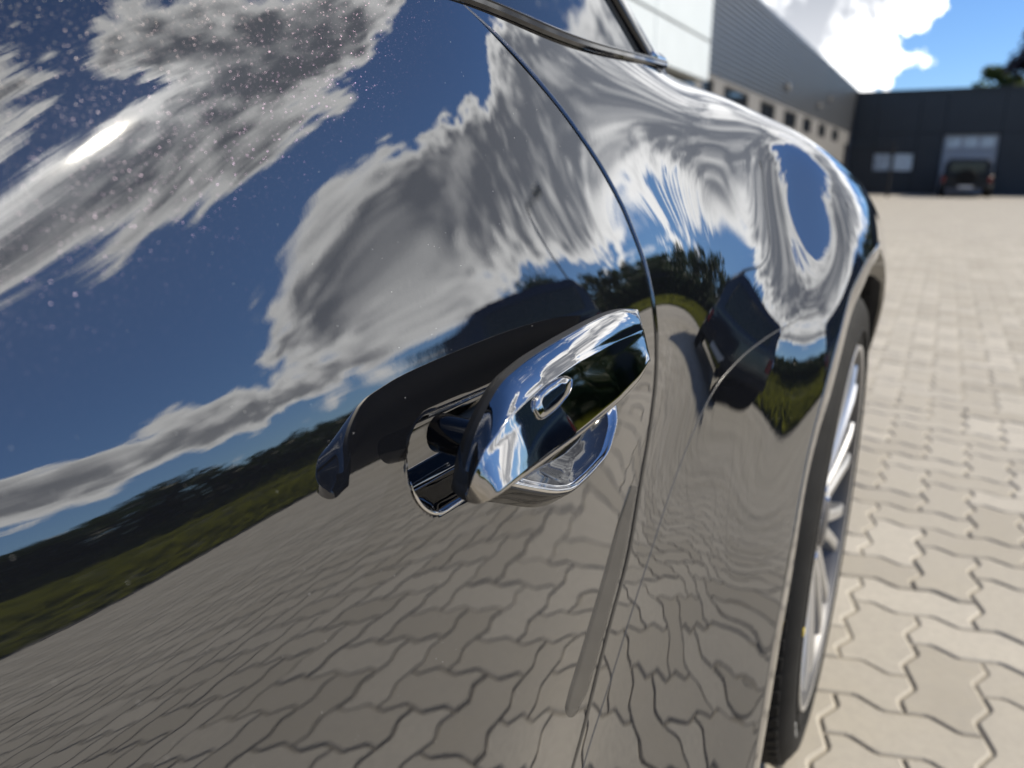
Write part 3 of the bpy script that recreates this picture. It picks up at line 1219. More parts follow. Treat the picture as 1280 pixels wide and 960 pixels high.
def greenhouse():
    # side glass leans inwards from the belt line
    rows = 26
    nb = len(belt)
    G_ = []
    for k in range(rows):
        z = 0.40 * k / (rows - 1)
        yr = BEND - 0.03 - RAKE * z
        y = -0.95 + (belt[:, 1] + 0.95) / (BEND + 0.95) * (yr + 0.95)
        x = np.interp(y, belt[:, 1], belt[:, 0]) - TUMBLE * z - 0.006
        zz = np.interp(y, belt[:, 1], belt[:, 2]) + z - 0.003
        G_.append(np.stack([x, y, zz], 1))
    G_ = np.array(G_)
    part('window_glass', G_.reshape(-1, 3), grid_faces(rows, nb), M_GLASS, None, True)
    b = MB()
    # the moulding: a slim bead with a flat outer face
    prof = [(-0.004, -0.003), (0.002, -0.0026), (0.0034, -0.0005), (0.0030, 0.0022), (0.000, 0.0038), (-0.006, 0.0036)]
    v = []
    for q in belt:
        for dx, dz in prof:
            v.append((q[0] + dx, q[1], q[2] + dz))
    f = []
    m_ = len(prof)
    for i in range(nb - 1):
        for k in range(m_ - 1):
            f.append((i * m_ + k, (i + 1) * m_ + k, (i + 1) * m_ + k + 1, i * m_ + k + 1))
    part('window_moulding', v, f, M_BLACKGLOSS, None, True, sharp=35)
    v2 = []
    prof2 = [(0.0026, 0.0020), (0.0034, 0.0026), (0.0030, 0.0040), (0.0016, 0.0046), (0.000, 0.0044)]
    for q in belt:
        for dx, dz in prof2:
            v2.append((q[0] + dx, q[1], q[2] + dz))
    f2 = []
    for i in range(nb - 1):
        for k in range(4):
            f2.append((i * 5 + k, (i + 1) * 5 + k, (i + 1) * 5 + k + 1, i * 5 + k + 1))
    part('moulding_bead', v2, f2, M_BLACKGLOSS, None, True)
    # rear pillar: black seal, then painted pillar that turns away to the rear
    z = np.linspace(-0.004, 0.40, 40)
    yr = BEND - 0.03 - RAKE * np.maximum(z, 0)
    xr = np.interp(yr, belt[:, 1], belt[:, 0]) - TUMBLE * z - 0.005
    zr = np.interp(yr, belt[:, 1], belt[:, 2]) + z
    edge = np.stack([xr, yr, zr], 1)
    A_ = np.array
    strip_rows = [edge + A_([-0.002, -0.002, 0.0]), edge + A_([0.003, 0.000, 0.0]), edge + A_([0.0042, 0.010, -0.001]), edge + A_([0.0036, 0.030, -0.002]), edge + A_([-0.001, 0.036, -0.002])]
    part('window_seal', np.stack(strip_rows, 0).reshape(-1, 3), grid_faces(5, 40), M_BLACKGLOSS, None, True)
    pil = [edge + A_([0.000, 0.033, -0.002]), edge + A_([0.0035, 0.037, -0.004]), edge + A_([0.0025, 0.046, -0.008]), edge + A_([-0.004, 0.058, -0.012]), edge + A_([-0.03, 0.085, -0.02]), edge + A_([-0.12, 0.13, -0.03]), edge + A_([-0.45, 0.2, -0.03])]
    part('rear_pillar', np.stack(pil, 0).reshape(-1, 3), grid_faces(7, 40), M_PAINT, None, True)
    # corner piece at the end of the moulding
    e = belt[-1]
    b = MB()
    b.bevbox(e[0] - 0.012, e[0] + 0.002, e[1] - 0.030, e[1] + 0.002, e[2] - 0.003, e[2] + 0.010, 0.004)
    o = b.build('moulding_end', M_CHROME, None, True, 40)
    adopt(o)
    # roof and tail, closed over the whole width
    ys = np.linspace(-0.95, 1.79, 90)
    qe, _n = surf(ys, vtop(ys))
    y_s = BEND - 0.03 - RAKE * 0.40
    L = []
    xc = -1.08
    for k, y in enumerate(ys):
        if y < y_s:
            xe, ze = -0.445, 1.345 - 0.05 * max(0.0, -y - 0.3) ** 1.5
        elif y < BEND:
            q = (y - y_s) / (BEND - y_s)
            xe = -0.445 + q * (belt[-1, 0] - 0.03 + 0.445)
            ze = 1.345 + q * (belt[-1, 2] - 0.01 - 1.345)
        else:
            q = min((y - BEND) / 0.12, 1.0)
            xe = (belt[-1, 0] - 0.03) * (1 - q) + (qe[k, 0] + 0.002) * q
            ze = (belt[-1, 2] - 0.01) * (1 - q) + (qe[k, 2] - 0.002) * q
        zc = float(np.interp(y, [-0.95, 0.1, 0.4, 0.9, 1.35, 1.79], [1.40, 1.43, 1.40, 1.19, 1.03, 0.99]))
        zc = max(zc, ze + 0.01)
        L.append([(xc + (xe - xc) * a, y, ze + (zc - ze) * (1 - abs(a) ** 2.2)) for a in np.linspace(1, -1, 41)])
    part('roof', np.array(L).reshape(-1, 3), grid_faces(90, 41, True), M_PAINT, None, True)
    o = MB().bevbox(-1.90, -0.26, -0.9, 1.70, 0.16, 0.86, 0.12).build('inner_body', M_BLACK)
    adopt(o)
    # tail: rounded panel from the end of the deck down to the bumper
    top = np.array(L[-1])
    T_ = []
    for q in np.linspace(0, 1, 18):
        row = top.copy()
        a = np.linspace(1, -1, len(top))
        row[:, 2] = top[:, 2] * (1 - q) + 0.24 * q
        row[:, 0] = top[:, 0] + (xc + 0.93 * a - top[:, 0]) * min(q * 3, 1)
        row[:, 1] = 1.79 + 0.20 * (1 - a ** 4) * math.sin(math.pi * min(q * 0.75, 1)) 
        T_.append(row)
    part('rear_bumper', np.array(T_).reshape(-1, 3), grid_faces(18, 41, True), M_PAINT, None, True)


greenhouse()


# ------------------------------------------------------------------ rear wheel
def rear_wheel():
    W = bpy.data.objects.new('wheel', None)
    W.empty_display_size = 0.1
    W.location = (WX, WY, WZ)
    col.objects.link(W)
    adopt(W)

    def sub(b, name, m_, smooth=True, sharp=40):
        o = b.build(name, m_, None, smooth, sharp)
        return adopt(o, W)
    RT = 0.352
    # tyre carcass
    b = MB()
    prof = [(-0.030, 0.262), (-0.012, 0.266), (-0.004, 0.276), (0.003, 0.292), (0.005, 0.308), (0.003, 0.322), (-0.004, 0.334), (-0.014, 0.3425), (-0.024, 0.3462), (-0.125, 0.3475), (-0.235, 0.3462), (-0.25, 0.335), (-0.255, 0.30), (-0.245, 0.262)]
    b.lathe_x(prof, 128, WX, WY, WZ)
    tyre = sub(b, 'tyre', M_TYRE, True, 60)
    # tread: ribs and cross blocks, shoulder blocks are what shows
    nb = 88
    sh = MB()
    for k in range(nb):
        a0 = 2 * math.pi * k / nb
        da = 2 * math.pi / nb * 0.66
        for (xa, xb) in ((-0.010, -0.058), (-0.068, -0.115), (-0.127, -0.172), (-0.182, -0.235)):
            sk = 0.35 * da if xa > -0.1 else -0.35 * da
            v = []
            for x, s_ in ((xa, 0), (xb, sk)):
                for q in (0, 1):
                    for rr in (0.338, 0.352 if x != -0.010 else 0.3445):
                        an = a0 + s_ + q * da
                        v.append((WX + x, WY + rr * math.cos(an), WZ + rr * math.sin(an)))
            sh.addm(v, [(0, 1, 3, 2), (4, 6, 7, 5), (0, 4, 5, 1), (2, 3, 7, 6), (0, 2, 6, 4), (1, 5, 7, 3)])
    o = sub(sh, 'tread_blocks', M_TYRE, False)
    tag(o, kind='stuff')
    # sidewall marks: raised ring and little raised letters
    b = MB()
    b.lathe_x([(0.0030, 0.2895), (0.0052, 0.2905), (0.0052, 0.2925), (0.0030, 0.2935)], 128, WX, WY, WZ)
    sub(b, 'sidewall_ring', M_TYRE)
    mk = simple('sidewall_white', (0.55, 0.55, 0.52), 0.7)
    b = MB()
    for k in range(9):
        an = math.radians(212) + k * 0.0165
        rr = 0.308
        y, z = WY + rr * math.cos(an), WZ + rr * math.sin(an)
        if k in (0, 8, 4):
            b.tube([(WX + 0.0050, y + 0.0022 * math.cos(q), z + 0.0022 * math.sin(q)) for q in np.linspace(0, 2 * math.pi, 9)], 0.0006, 5)
        else:
            b.tube([(WX + 0.0050, y - 0.0022 * math.sin(an), z + 0.0022 * math.cos(an)), (WX + 0.0050, y + 0.0022 * math.sin(an), z - 0.0022 * math.cos(an))], 0.0006, 5)
    sub(b, 'sidewall_mark', mk)
    b = MB()
    an = math.radians(181)
    b.tube([(WX + 0.0035, WY + 0.306 * math.cos(an), WZ + 0.306 * math.sin(an)), (WX + 0.0062, WY + 0.306 * math.cos(an), WZ + 0.306 * math.sin(an))], 0.0050, 18)
    sub(b, 'yellow_dot', simple('yellow_paint', (0.65, 0.48, 0.03), 0.6))
    # rim
    b = MB()
    b.lathe_x([(-0.022, 0.262), (-0.006, 0.267), (0.000, 0.266), (0.002, 0.262), (-0.002, 0.256), (-0.012, 0.252), (-0.030, 0.246), (-0.075, 0.238), (-0.20, 0.232), (-0.235, 0.245)], 128, WX, WY, WZ)
    rim = sub(b, 'rim', M_ALLOYDARK)
    b = MB()
    b.lathe_x([(-0.010, 0.2535), (-0.003, 0.2575), (0.0015, 0.2615), (0.0035, 0.2650), (0.0030, 0.2680), (-0.002, 0.2690)], 128, WX, WY, WZ)
    sub(b, 'rim_flange', M_ALLOY)
    # spokes: ten split spokes from hub to rim
    for k in range(10):
        b = MB()
        a = 2 * math.pi * (k + 0.32) / 10
        for s_ in (-1, 1):
            sec = []
            for r_, off, wd, x, th in ((0.060, 0.010, 0.012, -0.022, 0.030), (0.12, 0.013, 0.010, -0.014, 0.028), (0.18, 0.020, 0.010, -0.008, 0.028), (0.225, 0.027, 0.010, -0.004, 0.028), (0.256, 0.033, 0.013, -0.004, 0.026)):
                ca, sa = math.cos(a), math.sin(a)
                tn = (-sa, ca)
                cx, cz = r_ * ca + s_ * off * tn[0], r_ * sa + s_ * off * tn[1]
                ring = []
                for du, dx in ((-1, -0.004), (-0.6, 0.0), (0.6, 0.0), (1, -0.004), (1, -th), (-1, -th)):
                    ring.append((WX + x + dx, WY + cx + tn[0] * wd * du, WZ + cz + tn[1] * wd * du))
                sec.append(ring)
            v = [q for r2 in sec for q in r2]
            f = []
            for i in range(len(sec) - 1):
                for j in range(6):
                    f.append((i * 6 + j, i * 6 + (j + 1) % 6, (i + 1) * 6 + (j + 1) % 6, (i + 1) * 6 + j))
            f += [tuple(range(6)), tuple(24 + j for j in range(6))]
            b.addm(v, f)
        sub(b, 'spoke', M_ALLOY, True, 30)
    b = MB()
    b.lathe_x([(-0.05, 0.072), (-0.024, 0.070), (-0.018, 0.062), (-0.020, 0.036), (-0.012, 0.034), (-0.009, 0.028), (-0.008, 0.0005)], 64, WX, WY, WZ)
    sub(b, 'hub', M_ALLOYDARK)
    for k in range(5):
        b = MB()
        a = 2 * math.pi * k / 5 + 0.3
        y, z = WY + 0.052 * math.cos(a), WZ + 0.052 * math.sin(a)
        b.tube([(WX - 0.05, y, z), (WX - 0.016, y, z), (WX - 0.013, y, z)], [0.0095, 0.0095, 0.007], 6)
        sub(b, 'wheel_bolt', M_CHROME, False)
    b = MB()
    b.lathe_x([(-0.085, 0.06), (-0.085, 0.195), (-0.11, 0.195), (-0.11, 0.06)], 64, WX, WY, WZ)
    sub(b, 'brake_disc', M_DISC)


rear_wheel()

# ------------------------------------------------------------------ buildings behind the car
FX = -4.15                       # plane of the long facade on the left
FAR = 40.0                       # plane of the facade that closes the yard
ROOF = 4.45
M_CLAD = simple('grey_cladding', (0.12, 0.127, 0.138), 0.35, 0.5, vary=0.06, scale=2)
M_WHITE = simple('white_panel', (0.50, 0.54, 0.56), 0.5, vary=0.04, scale=2)
M_ANTHRACITE = simple('anthracite_panel', (0.040, 0.042, 0.042), 0.55, vary=0.10, scale=1.5)
M_DARKGLASS = simple('window_glass_dark', (0.012, 0.014, 0.017), 0.05, vary=0.2)
M_PALE = simple('pale_frame', (0.13, 0.125, 0.12), 0.6)
M_JOINT = simple('panel_joint', (0.10, 0.10, 0.10), 0.8)
M_STEEL = simple('galvanised', (0.35, 0.36, 0.37), 0.45, 0.8)


def long_hall():
    B = empty('hall', (FX - 3, 20, 0))
    tag(B, 'long low hall with grey corrugated cladding and small dark windows behind the car', 'building')

    def add(o):
        o.parent = B
        bpy.context.view_layer.update()
        o.matrix_parent_inverse = B.matrix_world.inverted()
        return o
    b = MB()
    b.box(FX - 12, FX - 0.10, 3.0, FAR + 6, 0.0, ROOF - 0.12)
    add(b.build('wall', M_ANTHRACITE))
    # corrugated cladding: one sheet per storey-high bay, ribs run along the wall
    z0, z1 = 2.62, ROOF - 0.02
    nr = 17
    hh = (z1 - z0) / nr
    prof = []
    for k in range(nr):
        z = z0 + k * hh
        prof += [(0.0, z), (0.0, z + 0.40 * hh), (0.04, z + 0.5 * hh), (0.04, z + 0.90 * hh)]
    prof.append((0.0, z1))
    y_edges = [14.2] + [14.2 + 4.3 * k for k in range(1, 6)] + [FAR]
    for a, c in zip(y_edges[:-1], y_edges[1:]):
        v = []
        for yy in (a + 0.006, c - 0.006):
            v += [(FX + x, yy, z) for x, z in prof]
        n = len(prof)
        add(mesh('cladding_sheet', v, [(i, n + i, n + i + 1, i + 1) for i in range(n - 1)], M_CLAD, None, False))
    # plinth zone with windows
    wins = [(14.7, 15.5), (16.3, 18.5), (19.8, 21.6), (22.9, 24.9), (26.1, 27.8), (29.4, 31.2), (33.0, 35.0)]
    ys = [14.2] + [q for w in wins for q in w] + [FAR]
    b = MB()
    b.box(FX - 0.09, FX + 0.01, 14.2, FAR, 0.0, 2.1)
    b.box(FX - 0.09, FX + 0.012, 14.2, FAR, 2.55, 2.62)
    for k in range(0, len(ys) - 1, 2):
        b.box(FX - 0.09, FX + 0.008, ys[k], ys[k + 1], 2.1, 2.55)
    add(b.build('lower_wall', M_PALE))
    for a, c in wins:
        f = MB()
        for (p, q, r_, s_) in ((a, a + 0.05, 2.1, 2.55), (c - 0.05, c, 2.1, 2.55), (a + 0.05, c - 0.05, 2.1, 2.14), (a + 0.05, c - 0.05, 2.51, 2.55)):
            f.box(FX - 0.07, FX - 0.01, p, q, r_, s_)
        fo = add(f.build('window', M_BLACK))
        g = MB().box(FX - 0.06, FX - 0.04, a + 0.05, c - 0.05, 2.14, 2.51).build('pane', M_DARKGLASS)
        g.parent = fo
        g.matrix_parent_inverse = fo.matrix_world.inverted()
        bpy.context.view_layer.update()
        g.matrix_parent_inverse = fo.matrix_world.inverted()
    # roof edge
    b = MB()
    b.box(FX - 12, FX + 0.06, 3.0, FAR + 6, ROOF - 0.02, ROOF + 0.07)
    add(b.build('roof', M_CLAD))
    # small wall lamps and boxes on the cladding
    for yy, zz in ((22.6, 3.0), (28.6, 2.95), (31.0, 3.35)):
        b = MB()
        b.bevbox(FX + 0.02, FX + 0.12, yy, yy + 0.35, zz, zz + 0.16, 0.03)
        add(b.build('wall_lamp', M_PALE))


def white_bay():
    B = empty('white_bay', (FX, 11, 0))
    tag(B, 'tall white panelled bay standing out of the grey hall behind the pillar', 'wall')
    x1 = FX + 0.28
    for z0, z1 in ((2.39, 3.0), (3.03, 3.75), (3.78, 4.6)):
        for y0, y1 in ((5.0, 8.2), (8.22, 11.2), (11.22, 14.1)):
            o = MB().bevbox(FX - 0.1, x1, y0, y1, z0, z1, 0.008).build('panel', M_WHITE)
            o.parent = B
            o.matrix_parent_inverse = B.matrix_world.inverted()
            bpy.context.view_layer.update()
            o.matrix_parent_inverse = B.matrix_world.inverted()
    o = MB().box(FX - 0.1, x1 - 0.03, 5.02, 14.07, 2.42, 4.55).build('panel_core', M_JOINT)
    o.parent = B
    bpy.context.view_layer.update()
    o.matrix_parent_inverse = B.matrix_world.inverted()
    o = MB().box(FX - 0.1, FX + 0.05, 5.0, 14.1, 0.0, 2.36).build('base_wall', M_DARKGLASS)
    o.parent = B
    bpy.context.view_layer.update()
    o.matrix_parent_inverse = B.matrix_world.inverted()


def put(o, B):
    o.parent = B
    bpy.context.view_layer.update()
    o.matrix_parent_inverse = B.matrix_world.inverted()
    return o


def workshop():
    B = empty('workshop', (4, FAR + 5, 0))
    tag(B, 'flat dark anthracite building closing the far end of the yard', 'building')
    x0, x1 = FX + 0.02, 16.0
    top = 4.35
    # large wall panels with joints, doors and windows left open
    dx0, dx1, dtop = -0.42, 1.72, 2.55
    wx0, wx1, wz0, wz1 = -3.15, -1.45, 0.95, 1.80
    put(MB().box(x0, x1, FAR + 0.35, FAR + 12, 0, top - 0.05).build('core', M_BLACK), B)
    xs = [x0, wx0, wx1, dx0, dx1, 4.2, 7.2, 10.2, 13.2, x1]
    for a, c in zip(xs[:-1], xs[1:]):
        spans = [(0.0, 2.6), (2.61, top)]
        if (a, c) == (wx0, wx1):
            spans = [(0.0, wz0), (wz1, 2.6), (2.61, top)]
        if (a, c) == (dx0, dx1):
            spans = [(dtop, top)]
        for z0, z1 in spans:
            put(MB().bevbox(a + 0.006, c - 0.006, FAR, FAR + 0.3, z0, z1, 0.01).build('wall_panel', M_ANTHRACITE), B)
    put(MB().box(x0, x1, FAR - 0.06, FAR + 0.4, top, top + 0.09).build('roof_edge', M_ANTHRACITE), B)
    # sectional door of light panels with a row of panes
    m_sec = simple('door_panel_grey', (0.45, 0.45, 0.45), 0.45, vary=0.05)
    m_pane = simple('bright_pane', (0.75, 0.78, 0.76), 0.12, vary=0.25, scale=4)
    for k in range(4):
        z0 = 0.02 + k * 0.63
        o = put(MB().bevbox(dx0 + 0.03, dx1 - 0.03, FAR + 0.16, FAR + 0.22, z0, z0 + 0.62, 0.008).build('door_section', m_sec), B)
        if k in (3,):
            for j in range(3):
                a = dx0 + 0.16 + j * 0.65
                g = MB().bevbox(a, a + 0.52, FAR + 0.15, FAR + 0.18, z0 + 0.09, z0 + 0.52, 0.02).build('pane', m_pane)
                put(g, o)
    # low window
    fr = MB()
    for (a, c, z0, z1) in ((wx0, wx0 + 0.06, wz0, wz1), (wx1 - 0.06, wx1, wz0, wz1), (wx0 + 0.06, wx1 - 0.06, wz0, wz0 + 0.06), (wx0 + 0.06, wx1 - 0.06, wz1 - 0.06, wz1), (-2.33, -2.27, wz0 + 0.06, wz1 - 0.06)):
        fr.box(a, c, FAR + 0.05, FAR + 0.12, z0, z1)
    w = put(fr.build('window', M_BLACK), B)
    for a, c in ((wx0 + 0.06, -2.33), (-2.27, wx1 - 0.06)):
        put(MB().box(a, c, FAR + 0.07, FAR + 0.10, wz0 + 0.06, wz1 - 0.06).build('pane', m_pane), w)


long_hall()
white_bay()
workshop()


def gate():
    G_ = empty('gate', (-3.2, FAR - 6, 0))
    tag(G_, 'dark metal bar gate with tall posts in front of the far building', 'gate')
    y = FAR - 6.0
    for x in (-3.75, -2.05):
        put(MB().bevbox(x, x + 0.10, y - 0.05, y + 0.05, 0, 2.0, 0.01).build('post', M_BLACK), G_)
    for z in (0.25, 1.75):
        put(MB().box(-3.65, -2.05, y - 0.02, y + 0.02, z, z + 0.05).build('rail', M_BLACK), G_)
    for k in range(11):
        x = -3.58 + k * 0.145
        put(MB().box(x, x + 0.022, y - 0.011, y + 0.011, 0.30, 1.75).build('bar', M_BLACK), G_)


gate()


# ------------------------------------------------------------------ vehicles
def offroader(name, loc, rz, body, label, cat, spare=True):
    """boxy four-wheel-drive, length along local Y, rear end at -Y"""
    B = empty(name, loc, rz)
    tag(B, label, cat)
    w, L = 0.90, 2.2

    def add(o, par=None):
        o.parent = par or B
        return o
    # lower body with rounded section lofted along the length
    secs = [(-2.20, 0.84, 0.50, 1.02), (-2.12, 0.89, 0.46, 1.10), (-1.2, 0.92, 0.44, 1.14), (0.6, 0.92, 0.44, 1.12), (1.5, 0.90, 0.46, 1.06), (2.1, 0.86, 0.50, 0.98), (2.2, 0.80, 0.55, 0.92)]
    prof = [(-0.86, 0.0), (-0.97, 0.10), (-1.0, 0.35), (-0.99, 0.75), (-0.93, 0.95), (-0.85, 1.0), (0.85, 1.0), (0.93, 0.95), (0.99, 0.75), (1.0, 0.35), (0.97, 0.10), (0.86, 0.0)]
    v, f = [], []
    for y, ww, z0, z1 in secs:
        v += [(a * ww, y, z0 + (z1 - z0) * b_) for a, b_ in prof]
    n = len(prof)
    for i in range(len(secs) - 1):
        for k in range(n):
            f.append((i * n + k, i * n + (k + 1) % n, (i + 1) * n + (k + 1) % n, (i + 1) * n + k))
    f += [tuple(range(n)), tuple((len(secs) - 1) * n + k for k in range(n))]
    b = MB().addm(v, f)
    add(b.build('body', body, None, True, 35))
    # cabin
    secs = [(-2.16, 0.80, 1.05, 1.10), (-2.10, 0.76, 1.05, 1.70), (-2.0, 0.74, 1.05, 1.80), (-0.6, 0.75, 1.05, 1.85), (0.35, 0.74, 1.05, 1.80), (0.95, 0.80, 1.05, 1.12)]
    v, f = [], []
    prof2 = [(-1.08, 0.0), (-1.04, 0.4), (-0.98, 0.85), (-0.90, 0.97), (-0.75, 1.0), (0.75, 1.0), (0.90, 0.97), (0.98, 0.85), (1.04, 0.4), (1.08, 0.0)]
    for y, ww, z0, z1 in secs:
        v += [(a * ww, y, z0 + (z1 - z0) * b_) for a, b_ in prof2]
    n = len(prof2)
    for i in range(len(secs) - 1):
        for k in range(n):
            f.append((i * n + k, i * n + (k + 1) % n, (i + 1) * n + (k + 1) % n, (i + 1) * n + k))
    f += [tuple(range(n)), tuple((len(secs) - 1) * n + k for k in range(n))]
    add(MB().addm(v, f).build('cabin', body, None, True, 35))
    # windows
    add(MB().bevbox(-0.60, 0.60, -2.155, -2.10, 1.18, 1.66, 0.02).build('rear_window', M_DARKGLASS))
    for s_ in (-1, 1):
        for y0, y1 in ((-1.9, -1.15), (-1.05, -0.3), (-0.2, 0.35)):
            add(MB().bevbox(s_ * 0.79 - 0.02, s_ * 0.79 + 0.02, y0, y1, 1.18, 1.62, 0.012).build('side_window', M_DARKGLASS))
        add(MB().bevbox(s_ * 0.78 - 0.05, s_ * 0.78 + 0.05, -2.235, -2.18, 0.72, 0.98, 0.012).build('tail_light', simple('tail_red', (0.25, 0.01, 0.01), 0.2)))
        add(MB().bevbox(s_ * 0.66 - 0.12, s_ * 0.66 + 0.12, 2.16, 2.22, 0.72, 0.88, 0.02).build('headlight', M_CHROME))
        add(MB().bevbox(s_ * 1.04 - 0.06, s_ * 1.04 + 0.06, 0.45, 0.55, 1.08, 1.26, 0.02).build('mirror', body))
    add(MB().bevbox(-0.86, 0.86, -2.32, -2.10, 0.42, 0.60, 0.03).build('rear_bumper', M_BLACK))
    add(MB().bevbox(-0.84, 0.84, 2.10, 2.30, 0.42, 0.62, 0.03).build('front_bumper', M_BLACK))
    add(MB().bevbox(-0.25, 0.25, -2.335, -2.322, 0.44, 0.56, 0.004).build('number_plate', simple('plate_white', (0.7, 0.7, 0.68), 0.5)))
    for s_ in (-1, 1):
        for y in (-1.35, 1.35):
            t_ = add(MB().lathe_x([(-0.12, 0.20), (-0.12, 0.34), (-0.09, 0.37), (0.09, 0.37), (0.12, 0.34), (0.12, 0.20)], 32, s_ * 0.80, y, 0.37, True).build('wheel', M_TYRE, None, True, 40))
            add(MB().lathe_x([(s_ * 0.07, 0.205), (s_ * 0.10, 0.19), (s_ * 0.075, 0.16), (s_ * 0.09, 0.06), (s_ * 0.09, 0.001)], 24, s_ * 0.80, y, 0.37).build('rim', M_ALLOY, None, True, 40), t_)
    if spare:
        sp = MB()
        o = sp.lathe_x([(-0.10, 0.20), (-0.10, 0.31), (-0.07, 0.345), (0.07, 0.345), (0.10, 0.31), (0.10, 0.02)], 32, 0, 0, 0, False).build('spare_wheel', M_TYRE, None, True, 40)
        o.parent = B
        o.location = (0.0, -2.30, 0.98)
        o.rotation_euler = (0, 0, R(-90))
    return B


M_VAN = simple('dark_car_paint', (0.012, 0.016, 0.028), 0.08, ior=1.6, coat=1.0, vary=0.05)
M_OFF = simple('offroader_paint', (0.006, 0.0065, 0.007), 0.4, ior=1.4, coat=0.0, vary=0.05)
_off = offroader('parked_offroader', (0.62, FAR - 2.6, 0.0), 0.0, M_OFF, 'boxy off-road vehicle with spare wheel parked before the far workshop door', 'vehicle')
_off.scale = (1.0, 1.0, 0.80)
# the dark vehicle that the door and the wing mirror back, end-on at the paving edge
offroader('parked_van', (5.35, 6.95, 0.0), R(-40), M_VAN, 'dark blue boxy vehicle standing on the paving edge opposite the car', 'vehicle', False)


# ------------------------------------------------------------------ planting opposite the car (seen in the paint)
M_LEAF = simple('leaf_dark', (0.030, 0.055, 0.016), 0.6, vary=0.5, scale=1.2)
M_LEAF2 = simple('leaf_light', (0.060, 0.085, 0.020), 0.6, vary=0.5, scale=1.2)
M_PURPLE = simple('leaf_purple', (0.045, 0.020, 0.022), 0.6, vary=0.4, scale=1.2)
M_BARK = simple('bark', (0.09, 0.07, 0.05), 0.9, vary=0.4, scale=14)
M_GRASS = simple('grass_blades', (0.13, 0.145, 0.024), 0.6, vary=0.5, scale=0.7)


def let_light_through(m_, share, color):
    """leaves and blades let some sunlight through from behind"""
    t = NT(m_.node_tree)
    p = t.n['Principled BSDF']
    tr = t.new('ShaderNodeBsdfTranslucent')
    tr.inputs['Color'].default_value = (*color, 1)
    mx = t.new('ShaderNodeMixShader')
    mx.inputs[0].default_value = share
    t.l.new(p.outputs[0], mx.inputs[1])
    t.l.new(tr.outputs[0], mx.inputs[2])
    t.l.new(mx.outputs[0], t.n['Material Output'].inputs[0])


let_light_through(M_GRASS, 0.5, (0.20, 0.21, 0.025))
let_light_through(M_LEAF, 0.25, (0.05, 0.08, 0.012))
let_light_through(M_LEAF2, 0.3, (0.10, 0.14, 0.02))


def bank():
    """rough grass bank that rises from the kerb"""
    xs = np.concatenate([[EDGE_X + 0.02], np.linspace(EDGE_X + 0.3, EDGE_X + 9, 26), [EDGE_X + 18, 60, 160]])
    ys = np.linspace(-70, 120, 170)
    rg = np.random.default_rng(5)
    X, Y = np.meshgrid(xs, ys)
    Z = 0.02 + 0.95 * np.clip((X - EDGE_X) / 7.5, 0, 1) ** 0.9 + 0.10 * np.sin(X * 1.7 + Y * 0.9) * np.clip((X - EDGE_X) / 3, 0, 1) + rg.normal(0, 0.03, X.shape) * (X > EDGE_X + 0.1)
    Z = np.minimum(Z, 1.3)
    o = mesh('bank', np.stack([X, Y, Z], -1).reshape(-1, 3), grid_faces(len(ys), len(xs)), simple('bank_turf', (0.07, 0.08, 0.02), 0.95, vary=0.6, scale=0.8, bump=0.6, bscale=14), None, True)
    tag(o, kind='structure')
    # long blades
    rg = np.random.default_rng(9)
    n = 60000
    x = EDGE_X + 0.05 + 8.5 * rg.random(n) ** 1.3
    y = -12 + 46 * rg.random(n)
    z = np.zeros(n)
    zb = 0.02 + 0.95 * np.clip((x - EDGE_X) / 7.5, 0, 1) ** 0.9 + 0.10 * np.sin(x * 1.7 + y * 0.9) * np.clip((x - EDGE_X) / 3, 0, 1) - 0.04
    h = 0.12 + 0.30 * rg.random(n) * (0.5 + 0.5 * np.sin(y * 0.7 + x))
    a = rg.random(n) * 6.283
    lx, ly = rg.normal(0, 0.09, n), rg.normal(0, 0.09, n)
    w = 0.025 + 0.045 * rg.random(n)
    p0 = np.stack([x - w * np.cos(a), y - w * np.sin(a), zb], 1)
    p1 = np.stack([x + w * np.cos(a), y + w * np.sin(a), zb], 1)
    p2 = np.stack([x + lx, y + ly, zb + h], 1)
    v = np.stack([p0, p1, p2], 1).reshape(-1, 3)
    f = [(3 * i, 3 * i + 1, 3 * i + 2) for i in range(n)]
    g = mesh('grass', v, f, M_GRASS, None, False)
    tag(g, 'rough yellow-green grass on the bank opposite the car', 'grass', kind='stuff')


bank()


